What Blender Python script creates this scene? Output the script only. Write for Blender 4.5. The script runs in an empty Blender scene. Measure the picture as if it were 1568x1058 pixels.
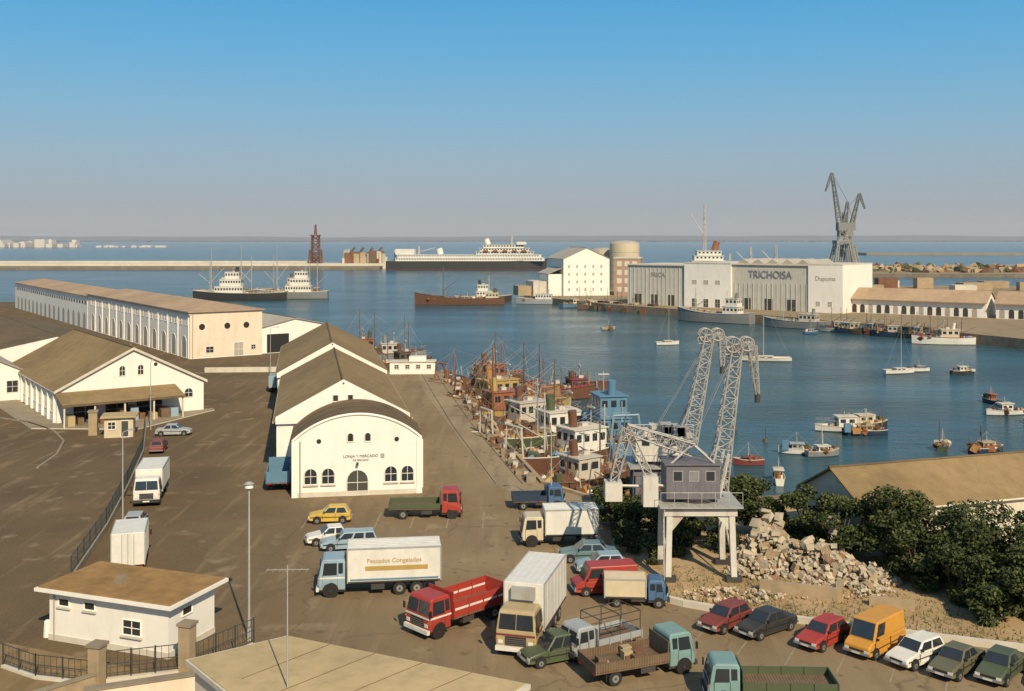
import bpy, bmesh, math, random
from mathutils import Vector, Matrix
random.seed(7)
R=random.random
def U(a,b): return a+(b-a)*R()
scene=bpy.context.scene
COL=scene.collection
# ------------------------------------------------------------ materials
MC={}
def M(name,rgb,rough=.8,var=.18,scale=1.2,bump=0.0,metal=0.0,stain=0.0,stain_rgb=None,wave=None,spec=.5,big=.08):
    if name in MC: return MC[name]
    m=bpy.data.materials.new(name); m.use_nodes=True
    nt=m.node_tree; N=nt.nodes; L=nt.links
    b=N['Principled BSDF']
    tc=N.new('ShaderNodeTexCoord')
    n1=N.new('ShaderNodeTexNoise'); n1.inputs['Scale'].default_value=scale; n1.inputs['Detail'].default_value=7; n1.inputs['Roughness'].default_value=.65
    L.new(tc.outputs['Object'],n1.inputs['Vector'])
    n2=N.new('ShaderNodeTexNoise'); n2.inputs['Scale'].default_value=big; n2.inputs['Detail'].default_value=4
    L.new(tc.outputs['Object'],n2.inputs['Vector'])
    ad=N.new('ShaderNodeMath'); ad.operation='ADD'; L.new(n1.outputs['Fac'],ad.inputs[0]); L.new(n2.outputs['Fac'],ad.inputs[1])
    mr=N.new('ShaderNodeMapRange'); mr.inputs['From Min'].default_value=.72; mr.inputs['From Max'].default_value=1.28
    L.new(ad.outputs[0],mr.inputs['Value'])
    mx=N.new('ShaderNodeMix'); mx.data_type='RGBA'
    mx.inputs['A'].default_value=tuple(max(0,c*(1-var)) for c in rgb)+(1,)
    mx.inputs['B'].default_value=tuple(min(1,c*(1+var*.8)) for c in rgb)+(1,)
    L.new(mr.outputs[0],mx.inputs['Factor'])
    out=mx.outputs['Result']
    hgt=n1.outputs['Fac']
    if stain>0:
        mp=N.new('ShaderNodeMapping'); mp.inputs['Scale'].default_value=(1,1,.25)
        L.new(tc.outputs['Object'],mp.inputs['Vector'])
        n3=N.new('ShaderNodeTexNoise'); n3.inputs['Scale'].default_value=.9; n3.inputs['Detail'].default_value=8; n3.inputs['Roughness'].default_value=.7
        L.new(mp.outputs[0],n3.inputs['Vector'])
        r=N.new('ShaderNodeMapRange'); r.inputs['From Min'].default_value=.5; r.inputs['From Max'].default_value=.75; r.inputs['To Max'].default_value=stain
        L.new(n3.outputs['Fac'],r.inputs['Value'])
        m2=N.new('ShaderNodeMix'); m2.data_type='RGBA'; L.new(r.outputs[0],m2.inputs['Factor']); L.new(out,m2.inputs['A'])
        m2.inputs['B'].default_value=tuple(stain_rgb or (rgb[0]*.5,rgb[1]*.42,rgb[2]*.33))+(1,)
        out=m2.outputs['Result']
    if wave:
        ax,ws,amt=wave
        w=N.new('ShaderNodeTexWave'); w.bands_direction=ax; w.inputs['Scale'].default_value=ws; w.inputs['Distortion'].default_value=.6; w.inputs['Detail'].default_value=2
        L.new(tc.outputs['Object'],w.inputs['Vector'])
        r=N.new('ShaderNodeMapRange'); r.inputs['To Min'].default_value=1-amt; r.inputs['To Max'].default_value=1
        L.new(w.outputs['Fac'],r.inputs['Value'])
        vm=N.new('ShaderNodeVectorMath'); vm.operation='SCALE'; L.new(out,vm.inputs[0]); L.new(r.outputs[0],vm.inputs['Scale'])
        out=vm.outputs[0]
        hgt=w.outputs['Fac']
        bump=max(bump,.4)
    L.new(out,b.inputs['Base Color'])
    b.inputs['Roughness'].default_value=rough; b.inputs['Metallic'].default_value=metal
    b.inputs['Specular IOR Level'].default_value=spec
    if bump>0:
        bp=N.new('ShaderNodeBump'); bp.inputs['Strength'].default_value=bump; bp.inputs['Distance'].default_value=.05
        L.new(hgt,bp.inputs['Height']); L.new(bp.outputs[0],b.inputs['Normal'])
    MC[name]=m
    return m
white=M('whitewash',(.82,.77,.67),.85,.06,.8,.1,stain=.3,stain_rgb=(.50,.43,.32))
cream=M('cream_plaster',(.76,.62,.46),.85,.1,.8,.1,stain=.35)
offw=M('offwhite_concrete',(.60,.54,.43),.85,.14,.8,.15,stain=.4)
greyw=M('grey_cladding',(.56,.53,.45),.8,.1,.5,stain=.5,stain_rgb=(.34,.31,.25),wave=('X',.6,.14))
roofb=M('brown_tile_roof',(.29,.20,.097),.92,.25,.7,wave=('Y',1.3,.24),stain=.55,stain_rgb=(.17,.125,.065),spec=.2)
roofd=M('dark_tar_roof',(.145,.105,.06),.9,.25,.8,.2,stain=.5,spec=.2)
rooff=M('pinkish_felt_roof',(.41,.285,.18),.92,.2,.5,.2,stain=.5,stain_rgb=(.25,.18,.11),spec=.2)
roofg=M('grey_sheet_roof',(.45,.40,.32),.8,.15,.5,wave=('Y',.8,.2),stain=.35)
roofbeige=M('beige_slab_roof',(.48,.36,.19),.92,.18,.9,.25,stain=.55,stain_rgb=(.28,.21,.11),spec=.2)
dark=M('dark_opening',(.025,.022,.02),.5,.2)
glass=M('window_glass',(.03,.035,.04),.12,.2,spec=.8)
door=M('green_door',(.06,.06,.045),.6,.2,2)
shade=M('shutter_grey',(.38,.34,.28),.7,.15,2)
stone=M('ochre_stone',(.38,.28,.165),.9,.25,1.2,.3,stain=.4)
conc=M('concrete',(.28,.225,.15),.9,.2,.7,.25,stain=.45)
iron=M('iron_rail',(.04,.05,.045),.6,.2)
rubber=M('rubber',(.025,.024,.022),.9,.2)
chrome=M('chrome_trim',(.40,.39,.37),.4,.1,metal=.6)
lamp_w=M('headlamp',(.7,.68,.6),.2,.05)
lamp_r=M('tail_lamp',(.35,.02,.02),.3,.05)
lamp_o=M('indicator',(.6,.2,.02),.3,.05)
chassis=M('chassis',(.05,.045,.04),.8,.3)
wood=M('planks',(.19,.125,.07),.85,.3,2,wave=('X',2.0,.3),stain=.4)
galv=M('galvanised_steel',(.38,.37,.33),.5,.15,3,stain=.4,stain_rgb=(.22,.14,.08))
cranew=M('crane_white_paint',(.58,.54,.46),.7,.12,2,stain=.75,stain_rgb=(.28,.17,.10))
cranej=M('crane_jib_steel',(.40,.38,.34),.7,.15,2,stain=.8,stain_rgb=(.20,.13,.09))
craneg=M('crane_grey',(.15,.14,.15),.7,.2,2,stain=.5,stain_rgb=(.14,.10,.07))
rust=M('rusty_steel',(.19,.085,.04),.85,.35,1.5,.3,stain=.5)
faded=M('faded_lettering',(.22,.21,.24),.9,.2,2)
def paint(n,c,rough=.45): return M('paint_'+n,c,rough,.12,2.0,stain=.38,stain_rgb=(c[0]*.6+.06,c[1]*.6+.048,c[2]*.6+.032))
P={'white':paint('white',(.72,.68,.59)),'red':paint('red',(.38,.045,.03)),'yellow':paint('yellow',(.60,.40,.06)),'orange':paint('orange',(.60,.28,.04)),
 'blue':paint('blue',(.06,.13,.24)),'ltblue':paint('lightblue',(.28,.38,.43)),'teal':paint('teal',(.13,.21,.22)),'green':paint('green',(.08,.10,.05)),
 'olive':paint('olive',(.13,.12,.065)),'brown':paint('brown',(.13,.085,.05)),'black':paint('black',(.04,.038,.034)),'silver':paint('silver',(.36,.37,.36)),
 'cream':paint('cream',(.60,.50,.33)),'tan':paint('tan',(.44,.33,.17)),'maroon':paint('maroon',(.20,.045,.035)),'bluegreen':paint('bluegreen',(.19,.31,.29)),
 'navy':paint('navy',(.025,.045,.08)),'hullgrey':paint('hull_grey',(.22,.22,.21)),'orangered':paint('orange_red',(.30,.105,.045)),
 'dullyellow':paint('dull_yellow',(.46,.30,.09)),'dullorange':paint('dull_orange',(.42,.20,.06)),'dullblue':paint('dull_blue',(.11,.22,.31)),'dirtywhite':paint('dirty_white',(.54,.48,.38)),'dkrust':paint('dark_rust',(.15,.07,.04))}
# ------------------------------------------------------------ builder
class O:
    def __init__(s,name,loc=(0,0,0),rz=0.0):
        s.name=name; s.loc=loc; s.rz=math.radians(rz); s.parts={}
    def add(s,part,vs,fs,mat,smooth=False):
        p=s.parts.setdefault(part,{'v':[],'f':[],'m':[],'mats':[],'s':[]})
        if mat not in p['mats']: p['mats'].append(mat)
        mi=p['mats'].index(mat); o=len(p['v'])
        p['v'].extend([tuple(v) for v in vs])
        for f in fs:
            p['f'].append([i+o for i in f]); p['m'].append(mi); p['s'].append(smooth)
    def box(s,part,x0,x1,y0,y1,z0,z1,mat):
        vs=[(x0,y0,z0),(x1,y0,z0),(x1,y1,z0),(x0,y1,z0),(x0,y0,z1),(x1,y0,z1),(x1,y1,z1),(x0,y1,z1)]
        s.add(part,vs,[(0,3,2,1),(4,5,6,7),(0,1,5,4),(1,2,6,5),(2,3,7,6),(3,0,4,7)],mat)
    def prism(s,part,pts,vec,mat):
        n=len(pts); a=[Vector(p) for p in pts]; v=Vector(vec)
        vs=a+[p+v for p in a]
        fs=[list(range(n))[::-1],list(range(n,2*n))]+[(i,(i+1)%n,n+(i+1)%n,n+i) for i in range(n)]
        s.add(part,vs,fs,mat)
    def cyl(s,part,p0,p1,r0,mat,r1=None,n=10,smooth=True):
        r1=r0 if r1 is None else r1
        p0=Vector(p0);p1=Vector(p1); d=(p1-p0)
        if d.length<1e-6: return
        d.normalize(); a=d.orthogonal().normalized(); b=d.cross(a)
        vs=[];
        for (p,r) in ((p0,r0),(p1,r1)):
            for i in range(n):
                t=2*math.pi*(i+.5)/n; vs.append(p+a*(r*math.cos(t))+b*(r*math.sin(t)))
        s.add(part,vs,[(i,(i+1)%n,n+(i+1)%n,n+i) for i in range(n)],mat,smooth and n>5)
        s.add(part,vs,[list(range(n))[::-1],list(range(n,2*n))],mat)
    def bar(s,part,p0,p1,w,mat): s.cyl(part,p0,p1,w*.7,mat,n=4)
    def dome(s,part,c,r,h,mat,n=14,m=4):
        vs=[];fs=[]
        for j in range(m+1):
            t=math.pi/2*j/m
            for i in range(n):
                a=2*math.pi*i/n
                vs.append((c[0]+r*math.cos(t)*math.cos(a),c[1]+r*math.cos(t)*math.sin(a),c[2]+h*math.sin(t)))
        for j in range(m):
            for i in range(n): fs.append((j*n+i,j*n+(i+1)%n,(j+1)*n+(i+1)%n,(j+1)*n+i))
        s.add(part,vs,fs,mat,True)
    def lattice(s,part,p0,p1,w0,w1,n,mat,t=.07):
        p0=Vector(p0);p1=Vector(p1); d=(p1-p0).normalized()
        a=Vector((0,1,0)); 
        if abs(d.dot(a))>.9: a=Vector((1,0,0))
        a=(a-d*a.dot(d)).normalized(); b=d.cross(a)
        def ring(k):
            q=p0.lerp(p1,k/n); w=(w0+(w1-w0)*k/n)/2
            return [q+a*w+b*w,q-a*w+b*w,q-a*w-b*w,q+a*w-b*w]
        for k in range(n):
            r0=ring(k); r1=ring(k+1)
            for i in range(4):
                s.bar(part,r0[i],r1[i],t*1.3,mat)
                j=(i+1)%4
                if k%2==0: s.bar(part,r0[i],r1[j],t*.8,mat)
                else: s.bar(part,r0[j],r1[i],t*.8,mat)
                s.bar(part,r0[i],r0[j],t*.7,mat)
    def text(s,txt,loc,rot,size,mat,ext=.01,sx=1):
        s.parts.setdefault('_t',[]).append((txt,loc,rot,size,mat,ext,sx))
    def done(s,bevel=None):
        texts=s.parts.pop('_t',[])
        M4=Matrix.Translation(s.loc)@Matrix.Rotation(s.rz,4,'Z')
        single=len(s.parts)==1 and not texts
        if not single:
            e=bpy.data.objects.new(s.name,None); e.empty_display_size=.5; e.matrix_world=M4; COL.objects.link(e)
        for pn,p in s.parts.items():
            me=bpy.data.meshes.new(pn); me.from_pydata(p['v'],[],p['f'])
            for m in p['mats']: me.materials.append(m)
            me.polygons.foreach_set('material_index',p['m']); me.polygons.foreach_set('use_smooth',p['s'])
            if len(p['f'])<20000:
                bm=bmesh.new(); bm.from_mesh(me); bmesh.ops.recalc_face_normals(bm,faces=bm.faces); bm.to_mesh(me); bm.free()
            me.update()
            o=bpy.data.objects.new(s.name if single else pn,me); COL.objects.link(o)
            if single: o.matrix_world=M4
            else: o.parent=e
            if bevel and pn in bevel:
                b=o.modifiers.new('bevel','BEVEL'); b.width=bevel[pn]; b.segments=2; b.limit_method='ANGLE'; b.angle_limit=math.radians(25)
        for (txt,loc,rot,size,mat,ext,sx) in texts:
            cu=bpy.data.curves.new('lettering','FONT'); cu.body=txt; cu.size=size; cu.extrude=ext; cu.align_x='CENTER'; cu.align_y='CENTER'
            o=bpy.data.objects.new('lettering',cu); COL.objects.link(o); cu.materials.append(mat)
            o.parent=e; o.location=loc; o.rotation_euler=rot; o.scale=(sx,1,1)
def arch_pts(x0,x1,z0,z1,seg=8):
    r=(x1-x0)/2; c=(x0+x1)/2; rise=min(r,(z1-z0)*.5)
    pts=[(x0,z0),(x1,z0)]
    for i in range(seg+1):
        t=math.pi*i/seg; pts.append((c+r*math.cos(t),z1-rise+rise*math.sin(t)))
    return pts
def wind(o,x0,x1,z0,z1,y=0,mat=None,arch=False,axis='x',out=-1,frame=True,fm=None,bars=True):
    """opening in a wall: surround proud of wall, pane set back from it"""
    mat=mat or glass; fm=fm or white
    pts=arch_pts(x0,x1,z0,z1) if arch else [(x0,z0),(x1,z0),(x1,z1),(x0,z1)]
    f=lambda a,z,d:(a,y+out*d,z) if axis=='x' else (y+out*d,a,z)
    vec=(0,out*.03,0) if axis=='x' else (out*.03,0,0)
    o.prism('windows',[f(a,z,-.02) for a,z in pts],tuple(c*1.2 for c in vec),mat)
    if frame:
        cx=(x0+x1)/2; 
        n=len(pts)
        for i in range(n):
            a0=pts[i];a1=pts[(i+1)%n]
            o.cyl('trim',f(a0[0],a0[1],.03),f(a1[0],a1[1],.03),.06,fm,n=4)
        if bars and (x1-x0)>.7:
            o.cyl('trim',f(cx,z0,.03),f(cx,z1,.03),.03,fm,n=4)
            o.cyl('trim',f(x0,(z0+z1)/2,.03),f(x1,(z0+z1)/2,.03),.03,fm,n=4)
def gable(name,loc,rz,W,L,ez,rzz,wall=white,roof=roofb,over=.35,finish=True,hip=0):
    o=O(name,loc,rz)
    pts=[(0,0,0),(W,0,0),(W,0,ez),(W/2,0,rzz),(0,0,ez)]
    if hip: pts=[(0,0,0),(W,0,0),(W,0,ez),(0,0,ez)]
    o.prism('walls',pts,(0,L,0),wall)
    sl=(rzz-ez)/(W/2); t=.16
    xo=-over; zo=ez-sl*over
    if not hip:
        for sgn in (0,1):
            a=[(xo,-over,zo+.02),(W/2,-over,rzz+.02),(W/2,-over,rzz+t),(xo,-over,zo+t)]
            if sgn: a=[(W-x,y,z) for x,y,z in a]
            o.prism('roof',a,(0,L+2*over,0),roof)
        o.cyl('ridge',(W/2,-over-.02,rzz+t),(W/2,L+over+.02,rzz+t),.12,roofd,n=6)
        for sgn in (0,1):
            x=xo+.02 if not sgn else W-xo-.02
            o.cyl('gutters',(x,-over,zo+.06),(x,L+over,zo+.06),.09,offw,n=6)
    else:
        e=over; z=ez+.02
        vs=[(-e,-e,z),(W+e,-e,z),(W+e,L+e,z),(-e,L+e,z),(-e,-e,z+.2),(W+e,-e,z+.2),(W+e,L+e,z+.2),(-e,L+e,z+.2),(W/2,hip,rzz),(W/2,L-hip,rzz)]
        o.add('roof',vs,[(0,3,2,1),(0,1,5,4),(1,2,6,5),(2,3,7,6),(3,0,4,7),(4,5,8),(5,6,9,8),(6,7,9),(7,4,8,9)],roof)
    return o
# ------------------------------------------------------------ world, sun, camera
SA=math.radians(159); SE=math.radians(38)
w=bpy.data.worlds.new("World"); scene.world=w; w.use_nodes=True
nt=w.node_tree; N=nt.nodes; L=nt.links; bg=N['Background']
sky=N.new('ShaderNodeTexSky'); sky.sky_type='NISHITA'; sky.sun_disc=False; sky.sun_elevation=SE; sky.sun_rotation=SA; sky.dust_density=1.5
tc=N.new('ShaderNodeTexCoord'); sp=N.new('ShaderNodeSeparateXYZ'); L.new(tc.outputs['Generated'],sp.inputs[0])
cr=N.new('ShaderNodeValToRGB'); L.new(sp.outputs['Z'],cr.inputs[0]); e=cr.color_ramp
e.elements[0].position=0; e.elements[0].color=(.37,.38,.41,1)
e.elements[1].position=1; e.elements[1].color=(.14,.22,.36,1)
for p,c in ((.03,(.345,.395,.45)),(.075,(.285,.43,.55)),(.12,(.20,.445,.64)),(.18,(.105,.415,.71)),(.23,(.06,.365,.70)),(.45,(.12,.28,.48))):
    x=e.elements.new(p); x.color=c+(1,)
sc=N.new('ShaderNodeVectorMath'); sc.operation='SCALE'; sc.inputs['Scale'].default_value=10; L.new(cr.outputs[0],sc.inputs[0])
mx=N.new('ShaderNodeMix'); mx.data_type='RGBA'; mx.inputs['Factor'].default_value=.88
L.new(sky.outputs[0],mx.inputs['A']); L.new(sc.outputs[0],mx.inputs['B']); L.new(mx.outputs['Result'],bg.inputs['Color'])
bg.inputs['Strength'].default_value=.1
sl=bpy.data.lights.new('sun','SUN'); sl.energy=5.0; sl.angle=math.radians(.5); sl.color=(1,.85,.62)
so=bpy.data.objects.new('sun',sl); COL.objects.link(so)
sd=Vector((math.sin(SA)*math.cos(SE),math.cos(SA)*math.cos(SE),math.sin(SE)))
so.rotation_euler=(-sd).to_track_quat('-Z','Y').to_euler(); so.location=(0,0,200)
cam=bpy.data.cameras.new('camera'); co=bpy.data.objects.new('camera',cam); COL.objects.link(co)
co.location=(0,0,24); co.rotation_euler=(math.radians(90),0,0)
cam.lens=36.73; cam.sensor_width=36; cam.shift_y=-.1046; cam.clip_end=60000; cam.clip_start=.5
scene.camera=co
scene.view_settings.view_transform='Standard'
# sea haze: a real thin scattering layer over the bay
hm=bpy.data.materials.new('sea_haze'); hm.use_nodes=True; nt=hm.node_tree
for n_ in list(nt.nodes):
    if n_.type!='OUTPUT_MATERIAL': nt.nodes.remove(n_)
vs_=nt.nodes.new('ShaderNodeVolumeScatter'); vs_.inputs['Color'].default_value=(.93,.95,1,1); vs_.inputs['Density'].default_value=.00007; vs_.inputs['Anisotropy'].default_value=.0
nt.links.new(vs_.outputs[0],[n_ for n_ in nt.nodes if n_.type=='OUTPUT_MATERIAL'][0].inputs['Volume'])
o=O('atmosphere_haze'); o.box('haze',-9000,9000,240,11500,-2.2,180,hm); o.done()
# ------------------------------------------------------------ water
def water_mat():
    m=bpy.data.materials.new('sea_water'); m.use_nodes=True; nt=m.node_tree;N=nt.nodes;L=nt.links;b=N['Principled BSDF']
    tc=N.new('ShaderNodeTexCoord')
    mp=N.new('ShaderNodeMapping'); mp.inputs['Scale'].default_value=(.35,1,1); mp.inputs['Rotation'].default_value=(0,0,.3); L.new(tc.outputs['Object'],mp.inputs[0])
    n=N.new('ShaderNodeTexNoise'); n.inputs['Scale'].default_value=.022; n.inputs['Detail'].default_value=9; n.inputs['Roughness'].default_value=.66; L.new(mp.outputs[0],n.inputs['Vector'])
    r=N.new('ShaderNodeMapRange'); r.inputs['From Min'].default_value=.36; r.inputs['From Max'].default_value=.66; L.new(n.outputs['Fac'],r.inputs['Value'])
    mx=N.new('ShaderNodeMix'); mx.data_type='RGBA'; mx.inputs['A'].default_value=(.022,.062,.078,1); mx.inputs['B'].default_value=(.055,.12,.138,1)
    L.new(r.outputs[0],mx.inputs['Factor']); L.new(mx.outputs['Result'],b.inputs['Base Color'])
    b.inputs['Roughness'].default_value=.16; b.inputs['IOR'].default_value=1.33; b.inputs['Specular IOR Level'].default_value=.2
    n2=N.new('ShaderNodeTexNoise'); n2.inputs['Scale'].default_value=.5; n2.inputs['Detail'].default_value=6; n2.inputs['Roughness'].default_value=.6; L.new(mp.outputs[0],n2.inputs['Vector'])
    n3=N.new('ShaderNodeTexNoise'); n3.inputs['Scale'].default_value=.05; n3.inputs['Detail'].default_value=3; L.new(mp.outputs[0],n3.inputs['Vector'])
    r3=N.new('ShaderNodeMapRange'); r3.inputs['From Min'].default_value=.38; r3.inputs['From Max'].default_value=.62; r3.inputs['To Min'].default_value=.3; r3.inputs['To Max'].default_value=1; L.new(n3.outputs['Fac'],r3.inputs['Value'])
    bp=N.new('ShaderNodeBump'); L.new(r3.outputs[0],bp.inputs['Strength']); bp.inputs['Distance'].default_value=.75; L.new(n2.outputs['Fac'],bp.inputs['Height']); L.new(bp.outputs[0],b.inputs['Normal'])
    return m
WZ=-2.5
o=O('water',(0,0,WZ)); o.add('w',[(-30000,-200,0),(30000,-200,0),(30000,30000,0),(-30000,30000,0)],[(0,1,2,3)],water_mat()); o.done()
# ------------------------------------------------------------ ground
def ground_mat(name,a,b_,c_,sc1=.06,dark2=None):
    m=bpy.data.materials.new(name); m.use_nodes=True; nt=m.node_tree;N=nt.nodes;L=nt.links;b=N['Principled BSDF']
    tc=N.new('ShaderNodeTexCoord')
    def noise(s,d,ro=.6,vec=None):
        n=N.new('ShaderNodeTexNoise'); n.inputs['Scale'].default_value=s; n.inputs['Detail'].default_value=d; n.inputs['Roughness'].default_value=ro
        L.new(vec or tc.outputs['Object'],n.inputs['Vector']); return n.outputs['Fac']
    def mr(v,a0,a1,t0=0,t1=1):
        r=N.new('ShaderNodeMapRange'); r.inputs['From Min'].default_value=a0; r.inputs['From Max'].default_value=a1; r.inputs['To Min'].default_value=t0; r.inputs['To Max'].default_value=t1
        L.new(v,r.inputs['Value']); return r.outputs[0]
    def mix(f,A,B):
        x=N.new('ShaderNodeMix'); x.data_type='RGBA'
        L.new(f,x.inputs['Factor'])
        for k,v in (('A',A),('B',B)):
            if isinstance(v,tuple): x.inputs[k].default_value=v+(1,)
            else: L.new(v,x.inputs[k])
        return x.outputs['Result']
    def math_(op,p,q):
        x=N.new('ShaderNodeMath'); x.operation=op
        for i,v in enumerate((p,q)):
            if isinstance(v,(int,float)): x.inputs[i].default_value=v
            else: L.new(v,x.inputs[i])
        return x.outputs[0]
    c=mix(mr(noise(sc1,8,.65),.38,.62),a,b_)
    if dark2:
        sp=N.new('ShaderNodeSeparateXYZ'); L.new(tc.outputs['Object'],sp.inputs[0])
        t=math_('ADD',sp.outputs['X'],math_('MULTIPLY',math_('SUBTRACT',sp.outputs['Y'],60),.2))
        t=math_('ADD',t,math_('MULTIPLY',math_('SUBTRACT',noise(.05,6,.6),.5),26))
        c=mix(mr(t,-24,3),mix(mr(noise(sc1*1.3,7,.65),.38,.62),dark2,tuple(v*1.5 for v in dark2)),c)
    mp=N.new('ShaderNodeMapping'); mp.inputs['Rotation'].default_value=(0,0,-.25); mp.inputs['Scale'].default_value=(1,.1,1); L.new(tc.outputs['Object'],mp.inputs[0])
    c=mix(mr(noise(.55,6,.6,mp.outputs[0]),.5,.72,0,.6),c,tuple(v*.55 for v in a))
    mp2=N.new('ShaderNodeMapping'); mp2.inputs['Rotation'].default_value=(0,0,.9); mp2.inputs['Scale'].default_value=(1,.08,1); L.new(tc.outputs['Object'],mp2.inputs[0])
    c=mix(mr(noise(.7,6,.6,mp2.outputs[0]),.55,.75,0,.5),c,tuple(v*1.3 for v in b_))
    c=mix(mr(noise(.35,4,.5),.6,.72,0,.6),c,c_)
    c=mix(mr(noise(.9,3,.5),.64,.72,0,.7),c,tuple(v*.4 for v in a))
    v=N.new('ShaderNodeTexVoronoi'); v.feature='DISTANCE_TO_EDGE'; v.inputs['Scale'].default_value=.09; 
    wn=N.new('ShaderNodeTexNoise'); wn.inputs['Scale'].default_value=.6; wn.inputs['Detail'].default_value=5; L.new(tc.outputs['Object'],wn.inputs['Vector'])
    vm=N.new('ShaderNodeVectorMath'); vm.operation='MULTIPLY_ADD'; L.new(wn.outputs['Color'],vm.inputs[0]); vm.inputs[1].default_value=(2.2,2.2,0); L.new(tc.outputs['Object'],vm.inputs[2]); L.new(vm.outputs[0],v.inputs['Vector'])
    c=mix(mr(v.outputs['Distance'],.0,.012,.55,0),c,tuple(v_*.45 for v_ in a))
    c=mix(mr(noise(7,4,.7),.3,.7,0,.22),c,tuple(v_*1.6 for v_ in b_))
    L.new(c,b.inputs['Base Color']); b.inputs['Roughness'].default_value=.95; b.inputs['Specular IOR Level'].default_value=.12
    bp=N.new('ShaderNodeBump'); bp.inputs['Strength'].default_value=.3; bp.inputs['Distance'].default_value=.04; L.new(noise(5,6,.7),bp.inputs['Height']); L.new(bp.outputs[0],b.inputs['Normal'])
    return m
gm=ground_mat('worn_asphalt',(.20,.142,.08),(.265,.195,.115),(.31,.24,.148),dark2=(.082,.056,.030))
qm=ground_mat('quay_concrete',(.25,.185,.11),(.30,.23,.14),(.34,.27,.175))
em=ground_mat('ochre_earth',(.34,.23,.115),(.42,.30,.165),(.48,.37,.22),.2)
def slab(name,pts,z0,z1,top,side):
    o=O(name); n=len(pts)
    vs=[(x,y,z0) for x,y in pts]+[(x,y,z1) for x,y in pts]
    o.add('s',vs,[list(range(n,2*n))],top); o.add('s',vs,[(i,(i+1)%n,n+(i+1)%n,n+i) for i in range(n)],side); o.done()
quaywall=M('quay_wall',(.20,.16,.11),.9,.3,.6,.3,stain=.6,stain_rgb=(.05,.05,.035))
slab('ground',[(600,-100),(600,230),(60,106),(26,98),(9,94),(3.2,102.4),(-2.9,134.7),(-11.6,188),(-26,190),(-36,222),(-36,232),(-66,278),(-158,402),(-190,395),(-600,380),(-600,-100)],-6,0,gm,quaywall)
def sheet(name,pts,z,mat):
    o=O(name); o.add('s',[(x,y,z) for x,y in pts],[list(range(len(pts)))],mat); o.done()
sheet('quay_pavement',[(8.2,94.2),(2.6,102.4),(-3.5,134.7),(-12.2,187.4),(-17,187.6),(-14,165),(-8.0,134),(-1.8,102),(5,90)],.005,qm)
sheet('road',[(-31,60),(-46,134),(-61,130),(-70,139),(-100,178),(-400,178),(-400,20),(-24,20)],.004,gm)
sheet('earth_strip',[(10.3,68.7),(30,60.4),(60,50),(60,104),(26,96),(9.3,93),(7.6,80)],.006,em)
wornpaint=M('worn_road_paint',(.30,.235,.15),.95,.3,2,stain=1.0,stain_rgb=(.20,.145,.08))
for i in range(10):
    x=12.2+i*2.55; y=65.0-i*1.12
    sheet('parking_line',[(x,y),(x+.1,y-.02),(x-1.9,y-4.0),(x-2.0,y-3.98)],.006,wornpaint)
for i in range(6):
    x=-17.5+i*3.0; sheet('parking_line',[(x,86.5),(x+.12,86.5),(x+.12,91.5),(x,91.5)],.006,wornpaint)
def wallrun(name,pts,h,t,mat,cap=None):
    o=O(name)
    for (a,b) in zip(pts[:-1],pts[1:]):
        a=Vector(a+(0,));b=Vector(b+(0,)); d=(b-a).normalized(); n=Vector((-d.y,d.x,0))*t/2
        o.prism('wall',[a-n,b-n,b+n,a+n],(0,0,h),mat)
        if cap: 
            n=n*1.4; o.prism('coping',[a-n+Vector((0,0,h+.002)),b-n+Vector((0,0,h+.002)),b+n+Vector((0,0,h+.002)),a+n+Vector((0,0,h+.002))],(0,0,.06),cap)
    o.done(); 
wallrun('kerb',[(5.2,93),(6.8,82),(8.3,74),(9.0,71),(9.9,69.3),(11.2,68.2),(13,67.2),(20,64.4),(30,60.6),(45,54)],.4,.35,offw)
wallrun('quay_kerb',[(8.6,94.6),(3.0,102.4),(-3.1,134.7),(-11.8,187.8)],.25,.4,stone)
wallrun('low_wall',[(-55,187),(-41,188)],.9,.3,offw)
wallrun('roadside_kerb',[(-80,143),(-70,140.5),(-63,136),(-57,130),(-53,123.5),(-50.5,116),(-49.5,109)],.13,.25,conc)
o=O('crane_rails')
for off_ in (1.6,4.2):
    for (a,b) in (((2.6,102.4),(-3.5,134.7)),((-3.5,134.7),(-12.2,187.4))):
        o.bar('rails',(a[0]-off_,a[1]-.3,.02),(b[0]-off_,b[1]-.3,.02),.05,chassis)
o.done()
o=O('quay_tyre_fenders')
for i in range(26):
    t=(i+.5)/26; x,y=(3.25-6.1*t*2,102.4+32.3*t*2) if t<.5 else (-2.85-8.75*(t-.5)*2,134.7+53.3*(t-.5)*2)
    o.cyl('tyres',(x,y,-.9),(x+.25,y+.03,-.9),.5,rubber,n=12)
o.done()
# ------------------------------------------------------------ fish market hall (arched facade)
o=O('fish_market_hall',(-20.3,96.6,0),9.5)
W=11.9
def arcz(x,r=0): 
    h=2.35; c=W/2; Rr=(c*c+h*h)/(2*h); return 5.3+h-Rr+math.sqrt(max(0,Rr*Rr-(x-c)**2))
arc=[(W*i/24,arcz(W*i/24)) for i in range(25)]
fac=[(0,0),(W,0),(W,5.0)]+[(x,z) for x,z in arc[::-1]]+[(0,5.0)]
o.prism('walls',[(x,0,z) for x,z in fac],(0,.35,0),white)
o.box('walls',0.05,W-.05,.35,9.6,0,5.2,white)
rp=[(x,z-.12) for x,z in arc]
pts=[(-.3,5.0)]+[(x,z) for x,z in rp]+[(W+.3,5.0)]
o.prism('roof',[(x,.36,z) for x,z in pts],(0,9.3,0),roofd)
for i in range(24):
    a=arc[i];b=arc[i+1]; o.cyl('trim',(a[0],-.03,a[1]-.05),(b[0],-.03,b[1]-.05),.13,white,n=6)
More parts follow.
